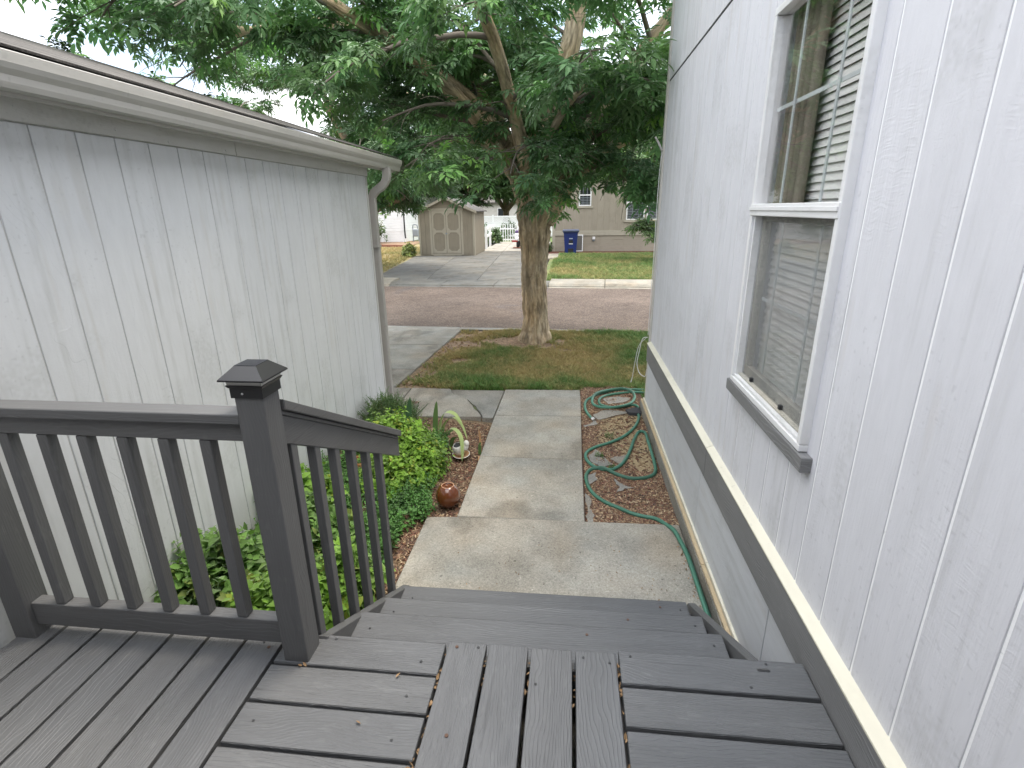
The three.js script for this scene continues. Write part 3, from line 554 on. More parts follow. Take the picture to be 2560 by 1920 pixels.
  part(S, 'roof_deck', prism([[-1.95, 2.645], [ridge, 2.645 + (-1.95 - ridge) * sl], [2 * ridge + 1.95, 2.645], [2 * ridge + 1.95, 2.62], [ridge, 2.615 + (-1.95 - ridge) * sl], [-1.95, 2.62]], 'xy', -6.08, ZB + 0.05, 0), M.soffit);
  part(S, 'gable', prism([[-2.2, 2.55], [ridge, 2.55 + (-2.2 - ridge) * sl + 0.02], [-6.95, 2.55]], 'xy', ZF + 0.014, ZF + 0.1, 0), M.shedSiding);
}

// ------------------------------------------------------------------ deck, steps, railing
const RD = rng(77);
{
  const D = thing('wooden_deck', 'grey painted wooden deck platform in the foreground', 'deck');
  const T = 0.62, t = 0.038, bd = (x0, x1, z0, z1) => {
    const m = box(D, 'deck_board', [M.deck, M.deckB, M.deckC][Math.floor(RD() * 3)], x0, x1, T - t, T, z0, z1, 0.004); m.position.y = (RD() - 0.5) * 0.003; return m;
  };
  for (let k = 0; k < 20; k++) { const a = -1.480 + k * 0.1485; bd(-1.012, -0.421, a, a + 0.1385); }
  for (const [a, b] of [[-0.411, -0.272], [-0.261, -0.121], [-0.109, 0.036], [0.048, 0.190]]) bd(a, b, -1.489 - RD() * 0.004, 1.45);
  for (let k = 0; k < 19; k++) { const a = -1.507 + k * 0.1535; bd(0.200, 0.826, a, a + 0.1415); }
  for (const [a, b] of [[-1.160, -1.024], [-1.307, -1.171], [-1.454, -1.318], [-1.60, -1.465], [-1.748, -1.612], [-1.895, -1.759], [-2.04, -1.906]]) bd(a, b, -1.452, 1.45);
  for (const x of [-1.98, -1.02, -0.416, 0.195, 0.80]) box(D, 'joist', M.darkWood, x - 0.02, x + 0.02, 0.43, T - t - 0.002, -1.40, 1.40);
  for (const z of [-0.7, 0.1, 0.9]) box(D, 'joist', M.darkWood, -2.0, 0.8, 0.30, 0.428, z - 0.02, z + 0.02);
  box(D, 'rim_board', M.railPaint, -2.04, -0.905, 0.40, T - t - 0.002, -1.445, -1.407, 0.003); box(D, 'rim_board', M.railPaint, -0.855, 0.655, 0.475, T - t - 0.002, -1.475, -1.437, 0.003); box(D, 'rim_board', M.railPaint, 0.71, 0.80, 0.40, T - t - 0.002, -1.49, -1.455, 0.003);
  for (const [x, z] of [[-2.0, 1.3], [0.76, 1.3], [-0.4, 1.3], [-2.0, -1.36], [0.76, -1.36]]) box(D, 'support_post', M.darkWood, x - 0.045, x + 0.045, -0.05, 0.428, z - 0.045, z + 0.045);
  // screws, some rusty
  const sg = new THREE.CylinderGeometry(0.0045, 0.0045, 0.002, 10), rg = new THREE.CylinderGeometry(0.006, 0.006, 0.0022, 10);
  for (const [x, z, r] of [[-0.378, -1.465, 1], [-0.30, -1.47, 0], [0.165, -1.445, 0], [-0.085, -1.335, 2], [-0.34, -1.13, 1], [0.075, -1.46, 0], [-0.49, -1.39, 0], [-0.50, -1.25, 0], [-0.5, -1.10, 0], [-0.83, -1.46, 0], [0.24, -1.48, 0], [0.70, -1.49, 0], [0.62, -1.39, 0], [-1.09, -1.42, 2], [-1.06, -1.40, 1], [-0.19, -0.75, 1], [0.12, -0.75, 1], [0.66, -1.10, 0], [-0.95, -1.12, 0]]) part(D, 'screw', r === 1 ? rg : sg, r === 2 ? M.black : r ? M.rust : M.deckB, [x, T + 0.0015, z]);

  const S = thing('steps', 'three grey wooden steps going down from the deck', 'steps');
  const line = (z) => 0.634 + 0.579 * (z + 1.464);
  const str = [[-1.44, 0.575], [-1.46, 0.628], [-2.365, line(-2.365) + 0.004], [-2.385, 0.085], [-2.385, 0.0], [-2.05, 0.0], [-1.44, 0.33]];
  part(S, 'stringer', prism(str, 'zy', -0.902, -0.862, 0.003), M.railPaint); part(S, 'stringer', prism(str, 'zy', 0.662, 0.702, 0.003), M.railPaint);
  [[0.465, -1.778], [0.31, -2.048], [0.155, -2.322]].forEach(([y, z], i) => {
    const m = box(S, 'tread', i % 2 ? M.deck : M.deckB, -0.860, 0.660, y - 0.038, y, z, z + 0.289, 0.005); m.rotation.y = 0.008;
    part(S, 'screw', sg, M.black, [-0.80, y + 0.0015, z + 0.10]); part(S, 'screw', sg, M.deckB, [0.60, y + 0.0015, z + 0.06]); part(S, 'screw', rg, M.rust, [0.1 + 0.2 * i, y + 0.0015, z + 0.05]);
    box(S, 'riser', M.railPaint, -0.860, 0.660, y - 0.155 + 0.002, y - 0.04, z + 0.03, z + 0.05, 0.002);
  });

  const Rl = thing('stair_railing', 'grey wooden stair railing with square balusters and post', 'railing');
  const post = box(Rl, 'post', M.railPaint, -0.974, -0.884, 0.30, 1.618, -1.440, -1.350, 0.006);
  const RS = 0.534, ry = (z, y) => y + RS * (z + 1.40);
  const bev = (z0, z1, ya, yb, x0, x1, n, m) => part(Rl, n, prism([[z0, ry(z0, ya)], [z0, ry(z0, yb)], [z1, ry(z1, yb)], [z1, ry(z1, ya)]], 'zy', x0, x1, 0.003), m);
  bev(-1.441, -2.478, 1.441, 1.540, -0.930, -0.892, 'rail_board', M.railPaint);
  bev(-1.441, -2.476, 1.541, 1.556, -0.936, -0.888, 'rail_board', M.railPaint);
  bev(-1.441, -2.484, 1.558, 1.592, -0.956, -0.874, 'handrail', M.railPaint);
  for (let k = 0; k < 6; k++) { const z = -1.494 - k * 0.1465; box(Rl, 'baluster', M.railPaint, -0.9285, -0.8945, line(z) - 0.17, ry(z, 1.439) + 0.03, z - 0.019, z + 0.019, 0.004); }
  // solar post cap
  const cap = new THREE.Group(); cap.name = 'post_cap'; cap.position.set(-0.929, 1.606, -1.395); Rl.add(cap);
  const fr = (n, m, b, t, y0, y1) => { const g = new THREE.CylinderGeometry(t * Math.SQRT2, b * Math.SQRT2, y1 - y0, 4, 1).toNonIndexed(); g.rotateY(Math.PI / 4); g.computeVertexNormals(); uvMetres(g); part(cap, n, g, m, [0, (y0 + y1) / 2, 0]); };
  fr('collar', M.black, 0.050, 0.050, 0.0, 0.03); fr('flange', M.black, 0.052, 0.0575, 0.031, 0.040); fr('lens', M.lens, 0.053, 0.055, 0.0405, 0.055); fr('lid', M.black, 0.070, 0.069, 0.0555, 0.060); fr('lid_top', M.black, 0.069, 0.034, 0.0602, 0.094); fr('solar_panel', M.solar, 0.0335, 0.0335, 0.0942, 0.0955);
  part(cap, 'screw', new THREE.SphereGeometry(0.0035, 8, 6), M.brass, [-0.012, 0.014, 0.0505]);

  const Rb = thing('deck_railing', 'level grey railing along the deck edge left of the corner post', 'railing');
  box(Rb, 'bottom_rail', M.railPaint, -1.955, -0.976, 0.668, 0.765, -1.425, -1.377, 0.004);
  box(Rb, 'rail_board', M.railPaint, -1.955, -0.976, 1.450, 1.512, -1.418, -1.380, 0.004); box(Rb, 'handrail', M.railPaint, -1.955, -0.976, 1.514, 1.548, -1.436, -1.358, 0.005);
  for (let k = 0; k < 6; k++) { const x = -1.124 - k * 0.142; box(Rb, 'baluster', M.railPaint, x - 0.019, x + 0.019, 0.766, 1.449, -1.420, -1.382, 0.004); }
  box(Rb, 'post', M.railPaint, -2.045, -1.956, 0.30, 1.60, -1.445, -1.356, 0.005);
}

// ------------------------------------------------------------------ trees
const V3 = THREE.Vector3;
const ASH = [11, 12, 13].map((s) => ashSpray(s, 6)), ASHFAR = [14, 15].map((s) => ashSpray(s, 5, 1.15));
/* limbs: arrays of [x,y,z,r]; from every limb secondary boughs, from those twigs, on those sprays of leaves */
function growTree(T, seed, limbs, opt) {
  const o = { boughs: 9, twigs: 7, sprays: 7, bough: [1.0, 2.2], twig: [0.35, 0.8], from: 0.28, droop: 0.55, sizes: [0.66, 1.06], geos: ASH, leafMat: M.leaf, bark: M.bark, relief: 0.012, hue: [0.112, 0.240, 0.078], minY: 1.7, ...opt };
  const R = rng(seed), boughG = [], list = o.geos.map(() => []);
  const col = new THREE.Color();
  const grow = (p, d, len, r, n, droop) => { // a drooping path
    const pts = [[p.x, p.y, p.z, r]], q = p.clone(), e = d.clone();
    for (let k = 1; k <= n; k++) { e.y -= droop / n * (0.4 + k / n); e.x += (R() - 0.5) * 0.35; e.y += (R() - 0.5) * 0.25; e.z += (R() - 0.5) * 0.35; e.normalize(); q.addScaledVector(e, len / n); pts.push([q.x, q.y, q.z, mix(r, r * 0.25, k / n)]); }
    return pts;
  };
  const at = (pts, t) => { const f = t * (pts.length - 1), i = Math.min(pts.length - 2, Math.floor(f)), u = f - i, a = pts[i], b = pts[i + 1]; return { p: new V3(mix(a[0], b[0], u), mix(a[1], b[1], u), mix(a[2], b[2], u)), r: mix(a[3], b[3], u), d: new V3(b[0] - a[0], b[1] - a[1], b[2] - a[2]).normalize() }; };
  const ok = o.keep ?? (() => true);
  limbs.forEach((L, li) => {
    const w = L.weight ?? 1;
    const rad = L.pts[0][3] > 0.09 ? 20 : 12;
    part(T, 'limb', tube(L.pts, rad, Math.max(24, L.pts.length * 12), o.relief * clamp(L.pts[0][3] / 0.12, 0.25, 1), 34), o.bark);
    const nb = Math.round(o.boughs * w);
    for (let b = 0; b < nb; b++) {
      const t = mix(L.from ?? o.from, 1, (b + R() * 0.8) / nb), s = at(L.pts, Math.min(t, 0.999));
      const a = R() * Math.PI * 2, side = new V3(Math.cos(a), 0.15 + 0.5 * (R() - 0.4), Math.sin(a)).normalize();
      const d = side.addScaledVector(s.d, 0.55).normalize();
      const bl = mix(o.bough[0], o.bough[1], R()) * (L.len ?? 1);
      const bp = grow(s.p, d, bl, Math.min(s.r * 0.6, 0.028 + 0.012 * R()), 6, (L.droop ?? o.droop));
      if (!ok(bp[3][0], bp[3][1], bp[3][2])) continue;
      boughG.push(tube(bp, 6, 10, 0, 20, false));
      const bare = R() < 0.09;
      for (let k = 0; k < o.twigs; k++) {
        const tt = mix(0.22, 1, (k + R()) / o.twigs), u = at(bp, Math.min(tt, 0.999));
        const sgn = k % 2 ? 1 : -1, sd = new V3(-u.d.z, 0.1 * (R() - 0.5), u.d.x).multiplyScalar(sgn).addScaledVector(u.d, 0.6 + R() * 0.5).add(new V3(0, (R() - 0.45) * 0.6, 0)).normalize();
        const tp = grow(u.p, sd, mix(o.twig[0], o.twig[1], R()), 0.007, 3, o.droop * 0.9);
        boughG.push(tube(tp, 4, 4, 0, 20, false));
        for (let j = 0; j < (bare ? 0 : o.sprays); j++) {
          const v = at(tp, Math.min(0.999, mix(0.15, 1, (j + R()) / o.sprays)));
          const p = [v.p.x + (R() - 0.5) * 0.16, v.p.y + (R() - 0.5) * 0.14, v.p.z + (R() - 0.5) * 0.16];
          if (p[1] < o.minY || !ok(...p)) { R(); continue; }
          const yaw = Math.atan2(-v.d.z, v.d.x) + (R() - 0.5) * 1.8, tone = 0.72 + 0.6 * R(), yel = R() < 0.10 ? 1.6 : 1;
          col.setRGB(o.hue[0] * tone * yel * (0.9 + 0.25 * R()), o.hue[1] * tone * yel, o.hue[2] * tone * (0.85 + 0.4 * R()));
          list[Math.floor(R() * list.length)].push({ p, r: [(R() - 0.5) * 0.7, yaw, (R() - 0.6) * 0.9], s: mix(o.sizes[0], o.sizes[1], R()), c: col.clone() });
        }
      }
    }
  });
  if (boughG.length) { const b = part(T, 'boughs', mergeGeometries(boughG.map((g) => g)), M.twig); b.userData.kind = 'stuff'; }
  list.forEach((l, i) => { if (l.length) instanced(T, 'crown', o.geos[i], o.leafMat, l); });
  return list.reduce((a, l) => a + l.length, 0);
}
function barkTrunk(profile, radial, rows, relief, lobes = 0.1) {  // profile rows: [y, cx, cz, r]
  const P = [], U = [], I = [], y0 = profile[0][0], y1 = profile[profile.length - 1][0];
  for (let j = 0; j <= rows; j++) {
    const y = mix(y0, y1, j / rows); let i = 0; while (i < profile.length - 2 && profile[i + 1][0] < y) i++;
    const a = profile[i], b = profile[i + 1], t = sm(clamp((y - a[0]) / (b[0] - a[0]))), cx = mix(a[1], b[1], t), cz = mix(a[2], b[2], t), r0 = mix(a[3], b[3], t);
    for (let k = 0; k <= radial; k++) {
      const th = (k % radial) / radial * 6.28318, c = Math.cos(th), s = Math.sin(th);
      let r = r0 * (1 + lobes * Math.exp(-(y - y0) / 0.22) * Math.sin(5 * th + 1) + 0.05 * (n3(c * 1.5 + 3, y * 1.2, s * 1.5) - 0.5));
      const wob = (n3(c * 4, y * 4, s * 4) - 0.5) * 1.2, q = n3(c * 6.2 + wob + 20, y * 3.6, s * 6.2 + wob), q2 = n3(c * 17 + 3, y * 9, s * 17);
      const ridge = Math.pow(Math.abs(2 * q - 1), 0.75), rid2 = Math.abs(2 * q2 - 1);
      r += relief * (1.7 * Math.pow(ridge, 0.7) + 0.8 * rid2 - 1.2) + relief * 0.4 * (n3(c * 60, y * 30, s * 60) - 0.5);
      P.push(cx + c * r, y, cz + s * r); U.push(k / radial * 1.0, y);
    }
  }
  const w = radial + 1; for (let j = 0; j < rows; j++) for (let k = 0; k < radial; k++) { const a = j * w + k; I.push(a, a + w, a + 1, a + 1, a + w, a + w + 1); }
  const top = P.length / 3; const l = profile[profile.length - 1]; P.push(l[1], y1 + l[3] * 0.3, l[2]); U.push(0, 0); for (let k = 0; k < radial; k++) I.push(rows * w + k, top, rows * w + k + 1);
  const g = new THREE.BufferGeometry(); g.setAttribute('position', new THREE.Float32BufferAttribute(P, 3)); g.setAttribute('uv', new THREE.Float32BufferAttribute(U, 2)); g.setIndex(I); g.computeVertexNormals(); return g;
}
{ // the big ash in the lawn
  const T = thing('ash_tree', 'large ash tree with rough trunk standing in the front lawn', 'tree');
  part(T, 'trunk', barkTrunk([[-0.08, -0.57, -8.68, 0.315], [0.06, -0.57, -8.68, 0.27], [0.2, -0.565, -8.68, 0.228], [0.40, -0.56, -8.68, 0.203], [1.05, -0.584, -8.68, 0.193], [1.5, -0.578, -8.68, 0.212], [1.8, -0.573, -8.68, 0.245], [2.08, -0.55, -8.68, 0.305], [2.3, -0.52, -8.68, 0.27], [2.5, -0.5, -8.68, 0.16]], 300, 420, 0.022, 0.05), M.bark);
  const L = (pts, o = {}) => ({ pts, ...o });
  growTree(T, 4242, [
    L([[-0.63, 2.05, -8.68, 0.19], [-0.53, 2.83, -8.7, 0.165], [-0.33, 3.66, -8.72, 0.155], [-0.06, 4.33, -8.7, 0.145], [0.04, 5.1, -8.7, 0.13], [0.2, 6.6, -8.6, 0.10], [0.1, 8.2, -8.6, 0.03]], { from: 0.10, weight: 1.5 }),
    L([[-0.42, 1.95, -8.66, 0.17], [-0.20, 2.25, -8.62, 0.14], [0.0, 2.6, -8.6, 0.115], [0.12, 3.0, -8.6, 0.10], [0.30, 3.35, -8.6, 0.09], [0.92, 4.16, -8.5, 0.08], [1.4, 4.75, -8.4, 0.07], [2.4, 6.2, -8.2, 0.03]], { from: 0.3, weight: 1.3 }),
    L([[-0.02, 2.55, -8.7, 0.09], [0.3, 2.87, -8.8, 0.085], [0.87, 3.13, -8.9, 0.075], [1.4, 3.4, -9.1, 0.065], [2.8, 3.9, -9.5, 0.05], [4.4, 4.5, -10, 0.02]], { from: 0.35, weight: 0.8 }),
    L([[-0.70, 2.15, -8.6, 0.12], [-1.1, 3.2, -8.3, 0.095], [-2.0, 3.96, -7.9, 0.085], [-3.3, 4.4, -7.5, 0.075], [-4.2, 4.3, -7.3, 0.055], [-5.8, 4.8, -7.1, 0.02]], { weight: 1.9, from: 0.2 }),
    L([[-0.70, 2.25, -8.75, 0.11], [-1.2, 3.5, -8.95, 0.09], [-2.2, 4.4, -9.25, 0.08], [-3.8, 4.75, -9.6, 0.06], [-5.8, 5.4, -10, 0.02]], { weight: 1.5 }),
    L([[-0.60, 2.3, -8.6, 0.11], [-0.78, 3.3, -7.7, 0.085], [-0.92, 3.95, -6.8, 0.07], [-1.1, 4.35, -5.8, 0.05], [-1.2, 4.6, -4.8, 0.02]], { weight: 1.5, from: 0.2 }),
    L([[-0.68, 2.35, -8.6, 0.11], [-1.5, 3.5, -7.8, 0.085], [-2.4, 4.15, -6.8, 0.07], [-3.3, 4.5, -5.8, 0.05], [-4.4, 4.5, -4.9, 0.03], [-5.6, 4.6, -4.4, 0.02]], { weight: 2.0 }),
    L([[-0.52, 2.35, -8.85, 0.11], [-0.75, 3.5, -10, 0.085], [-1.3, 4.3, -11.3, 0.06], [-2.1, 5.0, -13, 0.02]], { weight: 0.8 }),
    L([[-0.40, 2.3, -8.8, 0.10], [0.4, 3.7, -9.8, 0.08], [1.1, 4.7, -11, 0.06], [1.9, 5.6, -12.5, 0.02]], { weight: 0.4 }),
    L([[-0.68, 2.2, -8.8, 0.085], [-1.4, 3.35, -9.8, 0.065], [-2.3, 4.0, -10.8, 0.05], [-3.4, 4.4, -11.8, 0.02]], { weight: 0.9 }),
    L([[-0.5, 2.3, -8.5, 0.07], [-0.35, 2.95, -7.9, 0.055], [-0.1, 3.3, -7.3, 0.045], [0.2, 3.5, -6.7, 0.02]], { weight: 1.0, droop: 0.9, from: 0.15 }),
    L([[-0.2, 2.25, -8.55, 0.05], [0.15, 2.6, -8.2, 0.04], [0.45, 2.72, -7.9, 0.03], [0.65, 2.6, -7.7, 0.012]], { weight: 0.55, droop: 1.1, len: 0.55, from: 0.2 }),
    L([[-0.72, 2.2, -8.5, 0.05], [-1.0, 2.75, -8.1, 0.04], [-1.35, 3.0, -7.7, 0.03], [-1.75, 2.95, -7.4, 0.012]], { weight: 0.7, droop: 0.9, len: 0.7, from: 0.15 }),
    L([[0.1, 5.4, -8.65, 0.08], [-1.4, 6.6, -8.4, 0.06], [-3.0, 7.3, -8.2, 0.02]], { weight: 0.3 }), L([[0.1, 5.6, -8.65, 0.08], [1.2, 6.9, -8.2, 0.06], [2.2, 7.6, -7.8, 0.02]], { weight: 0.3 }),
  ], { boughs: 8, twigs: 6, sprays: 5, minY: 1.86, from: 0.16, keep: (x, y, z) => !(y < 2.5 && x < -1.1) && !(x > 0.6 && z > -6.1) && !(x < -1.7 && z > -6.3 && y < 3.0 + (-1.9 - x) * 0.31) });
}
{ // ash across the street on the left
  const T = thing('ash_tree', 'dark leafy ash tree behind the shed gutter across the street', 'tree');
  part(T, 'trunk', barkTrunk([[-0.08, -8.15, -20, 0.30], [0.3, -8.1, -20, 0.22], [1.5, -7.95, -20, 0.20], [2.3, -7.9, -20, 0.2]], 60, 60, 0.014), M.barkDark);
  const L = (pts, o = {}) => ({ pts, ...o });
  growTree(T, 99, [
    L([[-7.95, 2.0, -20, 0.16], [-8.0, 3.4, -20, 0.13], [-8.14, 4.5, -20, 0.115], [-8.75, 5.9, -20, 0.10], [-9.3, 7.8, -20, 0.03]], { from: 0.45, weight: 0.8 }),
    L([[-7.9, 1.8, -20, 0.13], [-6.9, 2.3, -19.8, 0.11], [-5.97, 2.69, -19.7, 0.10], [-5.5, 3.5, -19.7, 0.085], [-4.9, 4.7, -19.8, 0.06], [-4.4, 6.6, -20, 0.02]], { from: 0.2, weight: 1.5, droop: 0.9 }),
    L([[-7.85, 2.2, -20, 0.10], [-7.2, 4.0, -20.6, 0.08], [-6.6, 5.6, -21, 0.05], [-6.2, 7.4, -21, 0.02]], { weight: 1.3 }),
    L([[-7.9, 2.1, -19.9, 0.09], [-7.4, 3.2, -18.8, 0.07], [-6.9, 3.8, -17.6, 0.05], [-6.2, 3.8, -16.6, 0.02]], { weight: 1.2, droop: 0.9 }),
    L([[-8.0, 2.2, -20, 0.09], [-9.6, 4.2, -19.4, 0.07], [-11.5, 5.4, -19, 0.05], [-13.5, 6.2, -18.5, 0.02]], { weight: 0.6 }),
    L([[-7.9, 2.1, -20, 0.08], [-7.2, 2.75, -19.6, 0.06], [-6.4, 3.0, -19.3, 0.045], [-5.6, 2.7, -19.1, 0.02]], { weight: 1.7, len: 0.7, droop: 1.0, from: 0.1 }),
    L([[-7.9, 2.3, -20, 0.08], [-7.3, 3.2, -19.4, 0.06], [-6.6, 3.7, -18.9, 0.045], [-5.9, 3.6, -18.6, 0.02]], { weight: 1.3, len: 0.8, droop: 0.9, from: 0.1 }),
    L([[-8.1, 4.4, -20, 0.08], [-9.6, 6.3, -21, 0.06], [-11.2, 7.8, -21.5, 0.02]], { weight: 0.6 }), L([[-8.6, 5.6, -20, 0.07], [-7.6, 7.4, -19.4, 0.05], [-6.8, 9, -19, 0.02]], { weight: 1.1 }), L([[-5.5, 3.4, -19.7, 0.06], [-4.2, 4.6, -19, 0.05], [-2.8, 5.4, -18.5, 0.02]], { weight: 1.1 }),
  ], { boughs: 9, twigs: 7, sprays: 5, bough: [1.2, 2.6], sizes: [0.95, 1.4], geos: ASHFAR, bark: M.barkDark, hue: [0.085, 0.185, 0.058], minY: 1.45, keep: (x, y) => !(y < 2.75 && x > -6.1) });
}
{ // bright young tree in front of the tan house
  const T = thing('young_tree', 'bright green young tree in front of the tan house windows', 'tree');
  part(T, 'trunk', barkTrunk([[-0.05, 4.2, -22.5, 0.14], [0.4, 4.2, -22.5, 0.10], [1.6, 4.15, -22.5, 0.09]], 32, 30, 0.006), M.bark);
  const L = (pts, o = {}) => ({ pts, ...o });
  growTree(T, 31, [
    L([[4.15, 1.5, -22.5, 0.08], [4.0, 2.8, -22.4, 0.06], [3.7, 4.0, -22.4, 0.04], [3.5, 5.3, -22.4, 0.015]], { weight: 1.4 }),
    L([[4.15, 1.5, -22.5, 0.06], [3.4, 2.4, -22.2, 0.045], [2.6, 3.2, -22, 0.03], [1.7, 3.9, -21.8, 0.012]], { weight: 1.5 }), L([[4.15, 1.4, -22.5, 0.05], [3.5, 1.6, -22, 0.035], [3.0, 1.6, -21.7, 0.02], [2.6, 1.35, -21.5, 0.01]], { weight: 0.5, len: 0.5 }),
    L([[4.15, 1.5, -22.5, 0.06], [5.0, 2.8, -22.2, 0.045], [5.8, 4.0, -22, 0.02]], { weight: 1.2 }), L([[4.0, 2.8, -22.4, 0.05], [2.9, 4.0, -22.8, 0.04], [2.0, 4.8, -23, 0.012]], { weight: 1.4 }),
  ], { boughs: 9, twigs: 7, sprays: 5, bough: [0.7, 1.3], twig: [0.3, 0.55], sizes: [0.75, 1.05], geos: ASHFAR, hue: [0.085, 0.17, 0.032], minY: 0.75, relief: 0.004 });
}
// trees in the back gardens
function farTree(label, x, z, h, seed, hue, w = 1, base = 0.26) {
  const T = thing('garden_tree', label, 'tree', [x, 0, z], 'trees in the back gardens');
  part(T, 'trunk', barkTrunk([[-0.1, 0, 0, 0.42], [0.5, 0, 0, 0.30], [h * 0.3, 0.1, 0, 0.26]], 24, 20, 0.02), M.barkDark);
  const R = rng(seed), limbs = [];
  for (let k = 0; k < 8; k++) { const a = k * 2.4 + R(), e = (0.25 + 0.5 * R()) * w, y = h * base; limbs.push({ pts: [[0.05, y, 0, 0.13], [Math.cos(a) * h * 0.18 * e, y + h * 0.2, Math.sin(a) * h * 0.18 * e, 0.09], [Math.cos(a) * h * 0.42 * e, y + h * (0.36 + 0.1 * R()), Math.sin(a) * h * 0.42 * e, 0.06], [Math.cos(a) * h * 0.62 * e, y + h * (0.42 + 0.3 * R()), Math.sin(a) * h * 0.62 * e, 0.02]] }); }
  growTree(T, seed + 1, limbs, { boughs: 7, twigs: 5, sprays: 4, bough: [1.5, 3.2], twig: [0.6, 1.3], sizes: [1.9, 2.7], geos: ASHFAR, bark: M.barkDark, hue, minY: 1.8, leafMat: M.leafMatte, relief: 0 });
}
farTree('dark tree behind the lattice fence, left of the gate', -9.5, -54, 11, 301, [0.03, 0.06, 0.018], 1.2);
farTree('dark tree behind the lattice fence, straight beyond the gate', -6.2, -52, 10, 302, [0.06, 0.12, 0.035], 1.7, 0.18);
farTree('low dark tree just behind the lattice fence panels', -8.6, -46, 8, 311, [0.07, 0.14, 0.04], 1.6, 0.20);
farTree('dark tree between the picket gate and the tan house', -3.4, -48, 8.5, 312, [0.07, 0.14, 0.04], 1.6, 0.20);
farTree('tall tree behind the tan house roof', 4, -52, 12, 303, [0.05, 0.10, 0.028], 1.2);
farTree('pale poplar like tree rising behind the white house', -22, -62, 12.5, 304, [0.09, 0.15, 0.05], 0.8);
farTree('broad tree far right behind the tan house', 16, -48, 12, 305, [0.04, 0.085, 0.022], 1.3);
farTree('tree at the far left behind the white shed', -21, -27, 9, 306, [0.04, 0.085, 0.022], 1.1);

{
  const H = thing('house', 'grey house far beyond the lattice fence', 'house');
  box(H, 'wall', M.cornerTrim, -24, 2, 0, 3.0, -84, -76); part(H, 'roof', prism([[-75.5, 2.9], [-80, 4.9], [-84.5, 2.9], [-84.5, 3.05], [-80, 5.1], [-75.5, 3.05]], 'zy', -24.6, 2.6, 0), M.shingleB);
  for (const x of [-20, -14.5, -10.2, -6.4, -2]) { const w = new THREE.Group(); w.name = 'window'; H.add(w); box(w, 'frame', M.vinyl, x, x + 1.3, 1.0, 2.3, -75.999, -75.93); box(w, 'pane', M.darkGlass, x + 0.1, x + 1.2, 1.1, 2.2, -75.929, -75.92); }
}
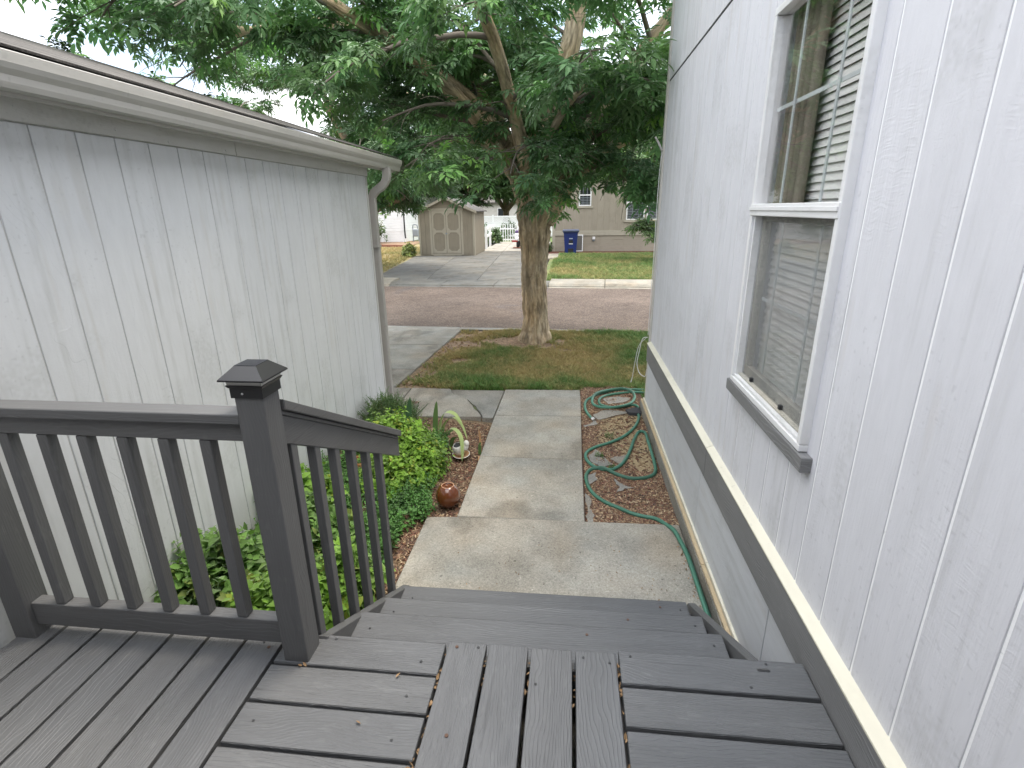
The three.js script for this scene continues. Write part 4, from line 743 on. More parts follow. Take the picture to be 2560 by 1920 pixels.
// ------------------------------------------------------------------ across the street: tan shed
{
  const S = thing('storage_shed', 'small tan gabled storage shed with double doors on the far driveway', 'shed');
  const z0 = -25.62, x0 = -7.26, x1 = -4.56, zb = -28.6, xc = -5.92;
  box(S, 'side_wall', M.shedTan, x1 - 0.05, x1, 0.02, 2.05, zb, z0 - 0.052); box(S, 'side_wall', M.shedTan, x0, x0 + 0.05, 0.02, 2.05, zb, z0 - 0.052); box(S, 'rear_wall', M.shedTan, x0 + 0.051, x1 - 0.051, 0.02, 2.05, zb, zb + 0.05);
  part(S, 'front_wall', prism([[x0, 0.02], [x0, 2.06], [xc, 2.66], [x1, 2.06], [x1, 0.02]], 'xy', z0 - 0.05, z0, 0), M.shedTan); part(S, 'rear_gable', prism([[x0, 2.06], [xc, 2.66], [x1, 2.06]], 'xy', zb, zb + 0.05, 0), M.shedTan);
  for (let k = 0; k < 9; k++) box(S, 'siding_plank', M.shedTan, x1 + 0.001, x1 + 0.012, 0.06, 2.0, z0 - 0.10 - (k + 1) * 0.31, z0 - 0.115 - k * 0.31);
  for (const [a, b] of [[x0 + 0.10, -6.72], [-5.12, x1 - 0.10]]) { box(S, 'siding_plank', M.shedTan, a, (a + b) / 2 - 0.006, 0.1, 2.05, z0 + 0.001, z0 + 0.011); box(S, 'siding_plank', M.shedTan, (a + b) / 2 + 0.006, b, 0.1, 2.05, z0 + 0.001, z0 + 0.011); }
  for (const s of [-1, 1]) {
    const e = s < 0 ? x0 - 0.14 : x1 + 0.14, ye = 2.04 - 0.02;
    part(S, 'roof', prism([[xc, 2.72], [e, ye + 0.05], [e, ye], [xc, 2.67]], 'xy', zb - 0.15, z0 + 0.14, 0), M.shingle);
    part(S, 'barge_board', prism([[xc, 2.715], [e, ye + 0.045], [e, ye - 0.07], [xc, 2.60]], 'xy', z0 + 0.142, z0 + 0.165, 0), M.shedTrim);
    box(S, 'corner_board', M.shedTrim, s < 0 ? x0 - 0.012 : x1 - 0.08, s < 0 ? x0 + 0.08 : x1 + 0.018, 0.0, 2.0, z0 + 0.001, z0 + 0.022);
  }
  box(S, 'corner_board', M.shedTrim, x1 + 0.001, x1 + 0.018, 0, 2.0, z0 - 0.09, z0 - 0.001);
  box(S, 'header_board', M.shedTrim, -6.76, -5.06, 2.09, 2.20, z0 + 0.001, z0 + 0.024); box(S, 'door_jamb', M.shedTrim, -6.72, -6.62, 0.06, 2.089, z0 + 0.001, z0 + 0.02); box(S, 'door_jamb', M.shedTrim, -5.21, -5.11, 0.06, 2.089, z0 + 0.001, z0 + 0.02); box(S, 'threshold', M.shedTrim, -6.61, -5.22, 0.02, 0.12, z0 + 0.001, z0 + 0.03);
  for (const [a, b] of [[-6.605, -5.925], [-5.912, -5.225]]) {
    const d = new THREE.Group(); d.name = 'door'; S.add(d);
    box(d, 'panel', M.shedTan, a, b, 0.14, 2.08, z0 + 0.003, z0 + 0.018);
    for (const [c, e] of [[0.141, 0.24], [1.10, 1.20], [1.98, 2.079]]) box(d, 'rail', M.shedTrim, a + 0.085, b - 0.085, c, e, z0 + 0.019, z0 + 0.036);
    box(d, 'stile', M.shedTrim, a, a + 0.084, 0.141, 2.079, z0 + 0.019, z0 + 0.036); box(d, 'stile', M.shedTrim, b - 0.084, b, 0.141, 2.079, z0 + 0.019, z0 + 0.036);
    for (const [ya, yb] of [[0.241, 1.099], [1.201, 1.979]]) for (const [cx, sx] of [[a + 0.085, 1], [b - 0.085, -1]]) for (const [cy, sy] of [[ya, 1], [yb, -1]]) { const q = [[cx, cy], [cx + sx * 0.12, cy], [cx, cy + sy * 0.12]]; part(d, 'corner_brace', prism(sx * sy > 0 ? q : [q[0], q[2], q[1]], 'xy', z0 + 0.019, z0 + 0.034, 0), M.shedTrim); }
  }
  part(S, 'latch', boxG(-5.96, -5.88, 1.02, 1.08, z0 + 0.037, z0 + 0.06), M.meter);
}
// ------------------------------------------------------------------ tan house
{
  const H = thing('house', 'tan sided house across the street with a blue bin in front', 'house');
  const z0 = -27.9, x0 = -0.92, x1 = 14;
  box(H, 'wall', M.tanGroove, x0, x1, 0.0, 4.35, z0 - 7, z0 - 0.012);
  for (let k = 0; k < 50; k++) { const a = x0 + 0.13 + k * 0.3; if (a > x1) break; box(H, 'siding_plank', k % 2 ? M.tan : M.tanB, a, a + 0.288, 1.045, 4.30, z0 - 0.011, z0); }
  box(H, 'corner_board', M.tanTrim, x0 - 0.02, x0 + 0.125, 0.0, 4.3, z0 - 0.011, z0 + 0.025);
  box(H, 'belt_board', M.tanTrim, x0 + 0.126, x1, 0.80, 1.043, z0 - 0.011, z0 + 0.035);
  for (let k = 0; k < 13; k++) box(H, 'skirt_panel', k % 2 ? M.tanB : M.tan, x0 + 0.126 + k * 1.15, x0 + 0.126 + k * 1.15 + 1.142, 0.285, 0.798, z0 - 0.011, z0 - 0.002);
  box(H, 'foot_board', M.tan, x0 + 0.126, x1, 0.0, 0.283, z0 - 0.011, z0 + 0.012);
  part(H, 'roof', prism([[z0 + 0.5, 4.30], [z0 - 3.5, 5.9], [z0 - 7.5, 4.3], [z0 - 7.5, 4.42], [z0 - 3.5, 6.05], [z0 + 0.5, 4.42]], 'zy', x0 - 0.35, x1 + 0.3, 0), M.shingleB);
  box(H, 'fascia', M.tanTrim, x0 - 0.35, x1 + 0.3, 4.22, 4.42, z0 + 0.5, z0 + 0.53); box(H, 'vent_pipe', M.meter, 2.0, 2.25, 5.0, 5.75, z0 - 1.4, z0 - 1.1);
  part(H, 'gable', prism([[z0 - 0.012, 4.35], [z0 - 3.5, 5.75], [z0 - 7, 4.35]], 'zy', x0 + 0.001, x0 + 0.1, 0), M.tan);
  const win = (a, b, c, d) => {
    const w = new THREE.Group(); w.name = 'window'; H.add(w);
    box(w, 'pane', M.darkGlass, a + 0.055, b - 0.055, c + 0.055, d - 0.055, z0 + 0.002, z0 + 0.012);
    for (const q of [[a, b, c, c + 0.055], [a, b, d - 0.055, d], [a, a + 0.055, c + 0.056, d - 0.056], [b - 0.055, b, c + 0.056, d - 0.056], [a + 0.056, b - 0.056, (c + d) / 2 - 0.03, (c + d) / 2 + 0.03]]) box(w, 'frame', M.vinyl, ...q, z0 + 0.001, z0 + 0.035);
    for (let y = c + 0.09; y < (c + d) / 2 - 0.05; y += 0.075) box(w, 'blind_slat', M.meter, a + 0.06, b - 0.06, y, y + 0.02, z0 + 0.013, z0 + 0.018);
    for (let k = 1; k < 3; k++) box(w, 'muntin', M.meter, mix(a, b, k / 3) - 0.008, mix(a, b, k / 3) + 0.008, c + 0.056, d - 0.056, z0 + 0.019, z0 + 0.024);
    box(w, 'sill', M.tanTrim, a - 0.10, b + 0.10, c - 0.10, c - 0.005, z0 + 0.001, z0 + 0.045);
  };
  win(0.36, 0.98, 2.22, 3.25); win(2.72, 3.62, 1.53, 3.2); win(3.72, 4.62, 1.53, 3.2); win(8, 9, 1.6, 3.2);
  const v = new THREE.Group(); v.name = 'dryer_vent'; H.add(v); box(v, 'hood', M.vinyl, 1.09, 1.23, 0.61, 0.73, z0 - 0.001, z0 + 0.12, 0.01); box(v, 'flap', M.meter, 1.10, 1.22, 0.53, 0.609, z0 - 0.001, z0 + 0.06);
  box(H, 'access_hatch', M.tanB, 2.15, 2.6, 0.60, 0.615, z0 - 0.001, z0 + 0.01);
}
{
  const B = thing('recycling_bin', 'dark blue wheeled bin against the tan house wall', 'bin', [0.0, 0, -26.75]);
  const b = new THREE.CylinderGeometry(0.345 * Math.SQRT2, 0.265 * Math.SQRT2, 1.02, 4, 6); b.rotateY(Math.PI / 4); const bn = b.toNonIndexed(); bn.computeVertexNormals(); part(B, 'body', bn, M.binBlue, [0, 0.53, 0]);
  part(B, 'lid', new RoundedBoxGeometry(0.80, 0.11, 0.82, 3, 0.04), M.binLid, [0, 1.085, 0.01]); part(B, 'rim', new RoundedBoxGeometry(0.74, 0.06, 0.74, 2, 0.02), M.binBlue, [0, 1.01, 0]);
  const tilt = Math.atan(0.08 / 1.02);
  const pl = (n, m, w, h, y, z) => { const p = part(B, n, new RoundedBoxGeometry(w, h, 0.012, 1, 0.004), m, [0.01, y, z]); p.rotation.x = tilt * 0.9; };
  const fz = (y) => 0.265 + 0.08 * (y - 0.02) / 1.02 + 0.004;
  pl('label', M.labelGrey, 0.17, 0.05, 0.73, fz(0.73)); pl('grip', M.blackRubber, 0.19, 0.13, 0.59, fz(0.59)); pl('label', M.label, 0.20, 0.035, 0.48, fz(0.48)); pl('foot_recess', M.blackRubber, 0.26, 0.20, 0.16, fz(0.16) - 0.004);
  for (const s of [-1, 1]) { const w = part(B, 'wheel', new THREE.CylinderGeometry(0.12, 0.12, 0.06, 20), M.blackRubber, [s * 0.26, 0.12, -0.30]); w.rotation.z = Math.PI / 2; }
  part(B, 'handle', new THREE.CylinderGeometry(0.015, 0.015, 0.55, 8).rotateZ(Math.PI / 2), M.binBlue, [0, 1.05, -0.42]);
}
{
  const F = thing('window_screen', 'white framed insect screen leaning on the tan house', 'screen', [0.30, 0.03, -27.72]);
  F.rotation.x = -0.12;
  for (const q of [[-0.32, 0.32, 0, 0.04], [-0.32, 0.32, 0.78, 0.82], [-0.32, -0.28, 0.041, 0.779], [0.28, 0.32, 0.041, 0.779]]) box(F, 'frame', M.vinyl, ...q, -0.012, 0.012, 0.003);
  box(F, 'mesh_panel', M.screenMesh, -0.279, 0.279, 0.041, 0.779, -0.002, 0.002);
}
// ------------------------------------------------------------------ white fence, gate, white house
{
  const G = thing('picket_gate', 'white vinyl picket gate at the end of the far driveway', 'gate', [-5.2, 0, -36.6]);
  for (const x of [0.0, 1.62]) { box(G, 'post', M.vinylFence, x - 0.06, x + 0.06, -0.05, 1.15, -0.06, 0.06); box(G, 'post_cap', M.vinylFence, x - 0.075, x + 0.075, 1.151, 1.19, -0.075, 0.075); }
  for (const y of [0.12, 0.82]) box(G, 'rail', M.vinylFence, 0.062, 1.558, y, y + 0.09, -0.045, -0.02);
  for (let k = 0; k < 9; k++) box(G, 'picket', M.vinylFence, 0.12 + k * 0.165, 0.17 + k * 0.165, 0.06, 1.17 + 0.02 * Math.sin(k), -0.019, 0.012);
  const F = thing('rail_fence', 'white post and rail fence between the tan shed and the gate', 'fence');
  for (const [x, z] of [[-4.68, -29.9], [-4.95, -33.2]]) box(F, 'post', M.vinylFence, x - 0.06, x + 0.06, -0.05, 1.22, z - 0.06, z + 0.06);
  for (const y of [0.60, 1.02]) for (const [a, b] of [[[-4.68, -29.9], [-4.95, -33.2]], [[-4.95, -33.2], [-5.2, -36.5]]]) { const d = new V3(b[0] - a[0], 0, b[1] - a[1]), l = d.length() - 0.14, m = part(F, 'rail', boxG(-l / 2, l / 2, 0, 0.13, -0.02, 0.02), M.vinylFence, [(a[0] + b[0]) / 2, y, (a[1] + b[1]) / 2]); m.rotation.y = Math.atan2(-d.z, d.x); }
  const E = thing('rail_fence', 'white post and rail fence between the gate and the tan house', 'fence');
  for (const x of [-2.2, -1.0]) box(E, 'post', M.vinylFence, x - 0.06, x + 0.06, -0.05, 1.15, -36.66, -36.54);
  for (const y of [0.35, 0.82]) for (const [a, b] of [[-3.51, -2.27], [-2.13, -1.07]]) box(E, 'rail', M.vinylFence, a, b, y, y + 0.12, -36.62, -36.58);
  const P = thing('lattice_fence', 'white vinyl fence with lattice top across the back garden', 'fence');
  for (let k = 0; k < 9; k++) {
    const x = -12 + k * 2.0; box(P, 'post', M.vinylFence, x - 0.06, x + 0.06, -0.05, 1.72, -42.06, -41.94);
    if (k === 8) break;
    for (const [y0, y1] of [[0.1, 0.2], [1.12, 1.19], [1.55, 1.64]]) box(P, 'rail', M.vinylFence, x + 0.062, x + 1.938, y0, y1, -42.03, -41.97);
    for (let j = 0; j < 12; j++) box(P, 'board', M.vinylFence, x + 0.066 + j * 0.156, x + 0.216 + j * 0.156, 0.201, 1.119, -42.012, -41.988);
    const gs = []; for (const s of [-1, 1]) for (let j = -3; j < 17; j++) { const cx = x + 0.1 + j * 0.118, cut = (u) => clamp(u, x + 0.063, x + 1.937); const a = cut(cx), b = cut(cx + 0.36); if (b - a < 0.02) continue; const ya = 1.19 + (a - cx), yb = 1.19 + (b - cx), f = (y) => s > 0 ? y : 2.74 - y; const l = Math.hypot(b - a, yb - ya), g = new THREE.BoxGeometry(l, 0.04, 0.008); g.rotateZ(s * Math.PI / 4); g.translate((a + b) / 2, (f(ya) + f(yb)) / 2, -42 + s * 0.0045); gs.push(g); }
    const lt = part(P, 'lattice', mergeGeometries(gs), M.vinylFence); lt.userData.kind = 'stuff';
  }
}
{
  const H = thing('house', 'white lap sided house half hidden behind the tan storage shed', 'house');
  const xc = -11.6, z0 = -37.2, zb = -50, x0 = -22;
  box(H, 'wall', M.whitePaint, x0, xc - 0.03, 0.0, 3.6, zb, z0 - 0.03);
  for (let k = 0; k < 16; k++) { const y = 0.78 + k * 0.176; for (const f of [0, 1]) { const g = f ? prism([[xc - 0.028, y], [xc + 0.012, y], [xc - 0.016, y + 0.176], [xc - 0.028, y + 0.176]], 'xy', zb, z0, 0) : prism([[z0 - 0.028, y], [z0 + 0.012, y], [z0 - 0.016, y + 0.176], [z0 - 0.028, y + 0.176]], 'zy', x0, xc - 0.03, 0); part(H, 'siding_board', g, M.whitePaint); } }
  box(H, 'skirt', M.whitePaint, x0, xc + 0.0, 0.0, 0.778, z0 - 0.028, z0 - 0.002); box(H, 'skirt', M.whitePaint, xc - 0.028, xc - 0.003, 0.0, 0.778, zb, z0 - 0.03);
  box(H, 'corner_board', M.whitePaint, xc - 0.02, xc + 0.03, 0.0, 3.55, z0 - 0.02, z0 + 0.03);
  part(H, 'roof', prism([[xc + 0.45, 3.50], [-16.8, 5.3], [x0 - 0.45, 3.5], [x0 - 0.45, 3.62], [-16.8, 5.45], [xc + 0.45, 3.62]], 'xy', zb - 0.3, z0 + 0.4, 0), M.shingleB);
  box(H, 'fascia', M.meter, xc + 0.45, xc + 0.50, 3.42, 3.64, zb - 0.3, z0 + 0.4);
  part(H, 'gable', prism([[xc, 3.6], [-16.8, 5.2], [x0, 3.6]], 'xy', z0 - 0.03, z0 - 0.001, 0), M.whitePaint);
  const w = new THREE.Group(); w.name = 'window'; H.add(w); box(w, 'frame', M.whitePaint, xc + 0.013, xc + 0.05, 1.7, 3.2, -43.2, -41.6); box(w, 'pane', M.blind, xc + 0.051, xc + 0.056, 1.8, 3.1, -43.1, -42.45); box(w, 'pane', M.blind, xc + 0.051, xc + 0.056, 1.8, 3.1, -42.35, -41.7);
  part(H, 'downspout', tube([[xc + 0.06, 3.4, z0 + 0.08, 0.05], [xc + 0.06, 1.8, z0 + 0.08, 0.05], [xc + 0.06, 0.5, z0 + 0.08, 0.055], [xc + 0.10, 0.28, z0 + 0.14, 0.05]], 8, 20), M.blackRubber);
  const m = thing('gas_meter', 'grey gas meter with bent pipes beside the white house', 'meter', [-10.9, 0, -37.6]);
  part(m, 'body', new RoundedBoxGeometry(0.42, 0.5, 0.3, 2, 0.08), M.meter, [0, 0.62, 0]); part(m, 'pipe', tube([[-0.2, 0.0, 0, 0.04], [-0.2, 0.9, 0, 0.04], [-0.15, 1.15, 0, 0.04], [0.1, 1.15, 0, 0.04], [0.15, 0.9, 0, 0.04]], 8, 24), M.meter); part(m, 'pipe', tube([[0.2, 0.0, 0.02, 0.04], [0.2, 0.5, 0.02, 0.04]], 8, 6), M.meter);
  const e = thing('garden_edging', 'reddish edging border around the gravel bed by the white house', 'edging');
  for (let k = 0; k < 12; k++) { const t = k / 12, x = mix(-15.9, -9.95, t), z = mix(-34.2, -32.15, t); const b = part(e, 'edging_block', boxG(-0.25, 0.25, 0, 0.13, -0.07, 0.07), M.brickEdge, [x, 0, z]); b.rotation.y = -Math.atan2(2.05, 5.95) * -1 * -1; }
}
{
  const S = thing('motor_scooter', 'white scooter with red tail light mostly hidden behind the big trunk', 'scooter', [-2.95, 0, -30.6]);
  const ty = part(S, 'tyre', new THREE.TorusGeometry(0.22, 0.08, 10, 24), M.blackRubber, [0, 0.30, 0.15]); ty.rotation.y = Math.PI / 2; const t2 = part(S, 'tyre', new THREE.TorusGeometry(0.22, 0.08, 10, 24), M.blackRubber, [0.05, 0.30, -1.15]); t2.rotation.y = Math.PI / 2;
  part(S, 'body', new RoundedBoxGeometry(0.42, 0.36, 0.95, 4, 0.14), M.whitePaint, [0, 0.66, -0.15]); part(S, 'fender', new RoundedBoxGeometry(0.28, 0.2, 0.45, 3, 0.09), M.whitePaint, [0, 0.52, 0.25]); part(S, 'seat', new RoundedBoxGeometry(0.34, 0.14, 0.8, 3, 0.06), M.seat, [0, 0.90, -0.2]);
  part(S, 'tail_light', new RoundedBoxGeometry(0.34, 0.10, 0.08, 2, 0.03), M.redPlastic, [-0.16, 0.42, 0.42]); part(S, 'leg_shield', new RoundedBoxGeometry(0.4, 0.7, 0.12, 3, 0.05), M.whitePaint, [0.05, 0.75, -0.9]); part(S, 'handlebar', tube([[-0.32, 1.05, -0.95, 0.02], [0, 1.1, -1.0, 0.02], [0.32, 1.05, -0.95, 0.02]], 6, 12), M.blackRubber);
  part(S, 'stand_board', new RoundedBoxGeometry(0.5, 0.05, 0.4, 1, 0.01), M.brickEdge, [-0.02, 0.05, 0.2]);
}

// ------------------------------------------------------------------ hose, weed fabric
{
  const Hs = thing('garden_hose', 'green garden hose snaking over the dirt beside the house', 'hose');
  const up = (pts, lift = 0) => pts.map(([x, z]) => [x, z]);
  const yOf = (x, z) => (z > -3.27 ? 0.0 : hBedR(x, z)) + 0.017;
  const main = [[0.77, -5.48], [0.76, -5.28], [0.69, -5.03], [0.57, -4.83], [0.42, -4.67], [0.27, -4.55], [0.20, -4.46], [0.175, -4.34], [0.20, -4.21], [0.27, -4.11], [0.38, -4.10], [0.46, -4.17], [0.53, -4.31], [0.60, -4.54], [0.66, -4.77], [0.73, -4.92], [0.77, -4.90], [0.78, -4.71], [0.78, -4.46], [0.775, -4.26], [0.765, -4.13], [0.73, -4.03], [0.66, -3.98], [0.54, -3.97], [0.43, -4.03], [0.31, -4.10], [0.22, -4.09], [0.175, -4.00], [0.175, -3.87], [0.22, -3.71], [0.31, -3.58], [0.42, -3.49], [0.49, -3.43], [0.57, -3.39], [0.65, -3.36], [0.71, -3.28], [0.745, -3.19], [0.765, -3.07], [0.78, -2.93], [0.783, -2.80], [0.783, -2.66], [0.783, -2.52], [0.78, -2.3], [0.76, -2.0]];
  const cross = (x, z) => 0.034 * Math.exp(-(((x - 0.36) / 0.05) ** 2 + ((z + 4.10) / 0.03) ** 2));
  const coil = (n, pts, base, closed) => { const c = new THREE.CatmullRomCurve3(pts.map(([x, z], i) => new V3(x, yOf(x, z) + base + (n === 'main' && i > 20 ? cross(x, z) : 0), z)), closed, 'centripetal'); return new THREE.TubeGeometry(c, pts.length * 7, 0.015, 10, closed); };
  part(Hs, 'hose_run', coil('main', main, 0), M.hose);
  part(Hs, 'hose_loop', coil('a', [[0.27, -5.26], [0.22, -5.42], [0.20, -5.57], [0.22, -5.74], [0.30, -5.86], [0.40, -6.0], [0.58, -6.12], [0.76, -6.13], [0.98, -6.12]], 0), M.hose);
  part(Hs, 'hose_loop', coil('b', [[0.29, -5.74], [0.29, -5.58], [0.36, -5.50], [0.52, -5.49], [0.68, -5.58], [0.765, -5.76], [0.755, -5.95], [0.66, -6.07], [0.48, -6.03], [0.34, -5.88]], 0.034, true), M.hose);
  part(Hs, 'hose_loop', coil('c', [[0.98, -5.98], [0.82, -6.02], [0.66, -6.0], [0.46, -5.92], [0.37, -5.77], [0.38, -5.62], [0.53, -5.55], [0.66, -5.60], [0.75, -5.64], [0.79, -5.57], [0.77, -5.48]], 0.002), M.hose);
  const e = part(Hs, 'coupling', new THREE.CylinderGeometry(0.021, 0.021, 0.05, 12), M.brass, [0.283, yOf(0.28, -5.23) + 0.002, -5.235]); e.rotation.set(Math.PI / 2, 0, 0); e.rotation.z = -0.4;
}
{
  const RF = rng(6);
  const bits = [
    ['pale strip of torn weed fabric below the hose coil', [[0.28, -5.37], [0.41, -5.50], [0.57, -5.48], [0.68, -5.45], [0.51, -5.36], [0.34, -5.25]]],
    ['small curled scrap of weed fabric by the hose coupling', [[0.17, -5.08], [0.24, -5.12], [0.29, -5.22], [0.33, -5.12], [0.19, -5.04]]],
    ['large torn patch of weed fabric inside the hose loop near the path', [[0.21, -4.37], [0.28, -4.52], [0.33, -4.40], [0.40, -4.19], [0.30, -4.14], [0.22, -4.24]]],
    ['white weed fabric scrap in the middle of the hose loop', [[0.40, -4.32], [0.45, -4.37], [0.54, -4.40], [0.51, -4.26], [0.46, -4.22]]],
    ['weed fabric piece at the path edge by the crossing hose', [[0.17, -3.98], [0.25, -4.04], [0.26, -3.93], [0.19, -3.85]]],
    ['branching strip of weed fabric on the brown mulch', [[0.41, -3.96], [0.45, -3.87], [0.55, -3.79], [0.47, -3.78], [0.40, -3.72], [0.43, -3.80], [0.41, -3.87]]],
    ['long ragged weed fabric edge along the path end', [[0.155, -3.71], [0.20, -3.66], [0.185, -3.50], [0.215, -3.40], [0.20, -3.31], [0.16, -3.30], [0.165, -3.42]]],
    ['weed fabric sheet lying inside the coiled hose', [[0.40, -5.80], [0.60, -5.90], [0.74, -5.84], [0.64, -5.71], [0.46, -5.66]]],
  ];
  for (const [label, poly] of bits) {
    const rag = []; poly.forEach((p, i) => { const q = poly[(i + 1) % poly.length]; for (let k = 0; k < 3; k++) { const t = k / 3; rag.push([mix(p[0], q[0], t) + (RF() - 0.5) * 0.022, mix(p[1], q[1], t) + (RF() - 0.5) * 0.022]); } });
    const g = prism(rag, 'xz', 0, 0.004, 0), p = g.attributes.position; for (let i = 0; i < p.count; i++) p.setY(i, p.getY(i) + hBedR(p.getX(i), p.getZ(i)) + 0.006 + 0.006 * n3(p.getX(i) * 30, 2, p.getZ(i) * 30)); g.computeVertexNormals();
    const o = thing('weed_fabric', label, 'fabric scrap', [0, 0, 0], 'torn weed fabric in the dirt'); part(o, 'fabric_sheet', g, M.fabric);
  }
  const k = thing('splash_block', 'dark flat block beside the hose coil at the house corner', 'block');
  part(k, 'block', prism([[0.64, -5.47], [0.74, -5.545], [0.80, -5.54], [0.795, -5.37], [0.67, -5.38]], 'xz', -0.02, 0.018, 0.004), M.fabricDark);
}
// ------------------------------------------------------------------ pots
{
  const v = thing('brown_vase', 'glossy brown round vase upside down at the path edge', 'vase', [-0.895, -0.035, -3.475]);
  const pr = [[0.0, 0], [0.058, 0.0], [0.074, 0.010], [0.088, 0.032], [0.0945, 0.060], [0.0925, 0.088], [0.084, 0.115], [0.071, 0.138], [0.058, 0.153], [0.0475, 0.160]];
  part(v, 'body', new THREE.LatheGeometry(new THREE.CatmullRomCurve3(pr.map(([r, y]) => new V3(r, y, 0))).getPoints(40).map((p) => new THREE.Vector2(Math.max(0, p.x), p.y)), 48), M.glaze);
  part(v, 'rim', new THREE.TorusGeometry(0.0460, 0.0032, 8, 40).rotateX(Math.PI / 2), M.glazeRim, [0, 0.160, 0]); part(v, 'inside', new THREE.LatheGeometry([[0.0455, 0.159], [0.043, 0.150], [0.0, 0.146]].map(([a, b]) => new THREE.Vector2(a, b)), 32), M.glaze);

  const w = thing('white_planter', 'tipped white ceramic planter on a brown saucer under arching leaves', 'planter', [-0.955, -0.03, -4.28]);
  const sa = part(w, 'saucer', new THREE.LatheGeometry([[0, 0.004], [0.055, 0.004], [0.075, 0.02], [0.079, 0.02], [0.060, 0], [0, 0]].map(([a, b]) => new THREE.Vector2(a, b)), 36), M.saucer, [0, 0.012, 0.01]); sa.rotation.x = 0.12; part(w, 'saucer_rim', new THREE.TorusGeometry(0.077, 0.0035, 6, 36).rotateX(Math.PI / 2 + 0.12), M.ceramic, [0, 0.032, 0.01]);
  const pot = part(w, 'pot', new THREE.LatheGeometry([[0, 0], [0.030, 0], [0.042, 0.012], [0.052, 0.04], [0.054, 0.065], [0.048, 0.09], [0.040, 0.102], [0.036, 0.10], [0.044, 0.085], [0.048, 0.065], [0.045, 0.04], [0, 0.012]].map(([a, b]) => new THREE.Vector2(a, b)), 36), M.ceramic, [-0.01, 0.03, 0.0]); pot.rotation.set(0.25, 0, 0.2);
  part(pot, 'dark_inside', new THREE.CircleGeometry(0.038, 24).rotateX(-Math.PI / 2), M.ceramicDark, [0, 0.092, 0]);
  const kn = part(w, 'handle', new THREE.SphereGeometry(0.026, 20, 14), M.ceramic, [0.047, 0.125, -0.012]); kn.scale.set(1, 1.25, 1); part(w, 'neck', tube([[0.03, 0.07, -0.01, 0.03], [0.042, 0.10, -0.012, 0.026], [0.047, 0.125, -0.012, 0.022]], 12, 8), M.ceramic);

  const t = thing('terracotta_pot', 'orange terracotta pot behind the stair balusters', 'pot', [-1.74, -0.04, -3.86]);
  part(t, 'body', new THREE.LatheGeometry([[0, 0], [0.055, 0], [0.082, 0.13], [0.074, 0.13], [0.05, 0.012], [0, 0.012]].map(([a, b]) => new THREE.Vector2(a, b)), 32), M.terracotta); part(t, 'rim', new THREE.LatheGeometry([[0.083, 0.12], [0.092, 0.12], [0.092, 0.158], [0.078, 0.158], [0.078, 0.13]].map(([a, b]) => new THREE.Vector2(a, b)), 32), M.terracotta); part(t, 'soil', new THREE.CircleGeometry(0.078, 24).rotateX(-Math.PI / 2), M.soil, [0, 0.14, 0]);
}
// ------------------------------------------------------------------ plants in the left bed
const QY = new V3(0, 1, 0);
function sprig(seed, pairs, len, leaf, wid, splay = 0.9, droop = 0.15) { // upright stem with opposite leaves, growth +y
  const R = rng(seed), P = [], I = [];
  for (let k = 1; k <= pairs; k++) for (const s of [0, 1]) {
    const y = len * k / pairs, a = k * 1.57 + s * Math.PI + R() * 0.5, d = new V3(Math.cos(a) * splay, (k === pairs ? 0.9 : 0.25) - R() * 0.5, Math.sin(a) * splay).normalize(), up = new V3(-d.x * d.y, 1, -d.z * d.y).normalize();
    const l = leaf * (0.7 + 0.5 * R()) * (k === pairs ? 0.6 : 1 - 0.35 * (k / pairs - 0.5)); blade(P, I, new V3(0, y, 0), d, up, l, l * wid, 0.12, droop + 0.2 * R());
  }
  const st = new THREE.CylinderGeometry(0.0015, 0.0028, len, 4, 1, true); st.translate(0, len / 2, 0); const n0 = P.length / 3, sp = st.attributes.position; for (let i = 0; i < sp.count; i++) P.push(sp.getX(i), sp.getY(i), sp.getZ(i)); for (let i = 0; i < st.index.count; i++) I.push(n0 + st.index.getX(i));
  return triGeo(P, I);
}
function bush(T, seed, n, at, geos, hue, size) {
  const R = rng(seed), L = geos.map(() => []), c = new THREE.Color();
  for (let i = 0; i < n; i++) { const e = at(R); if (!e) continue; const t = 0.65 + 0.75 * R(), y = R() < 0.12 ? 1.5 : 1; c.setRGB(hue[0] * t * y, hue[1] * t, hue[2] * t); L[Math.floor(R() * L.length)].push({ p: e.p, r: [e.tilt[0], R() * 6.28, e.tilt[1]], s: mix(size[0], size[1], R()), c: c.clone() }); }
  L.forEach((l, i) => { if (l.length) instanced(T, 'foliage', geos[i], M.leaf, l); });
}
const dome = (cx, cz, y0, rx, ry, rz) => (R) => { // points over and inside a dome
  const a = R() * 6.28, u = Math.sqrt(R()), lump = 0.72 + 0.56 * n3(Math.cos(a) * u * 2.6 + cx * 9, 2, Math.sin(a) * u * 2.6 + cz * 9), k = (0.5 + 0.5 * Math.sqrt(R())) * lump, x = Math.cos(a) * u * (0.8 + 0.4 * n3(a * 1.6, cx * 5, 1)), z = Math.sin(a) * u * (0.8 + 0.4 * n3(a * 1.6, cz * 5, 7)), y = Math.sqrt(1 - u * u) * k + (R() < 0.05 ? 0.22 : 0); return { p: [cx + x * rx, y0 + y * ry - 0.04, cz + z * rz], tilt: [z * 0.9 + (R() - 0.5) * 0.5, -x * 0.9 + (R() - 0.5) * 0.5] };
};
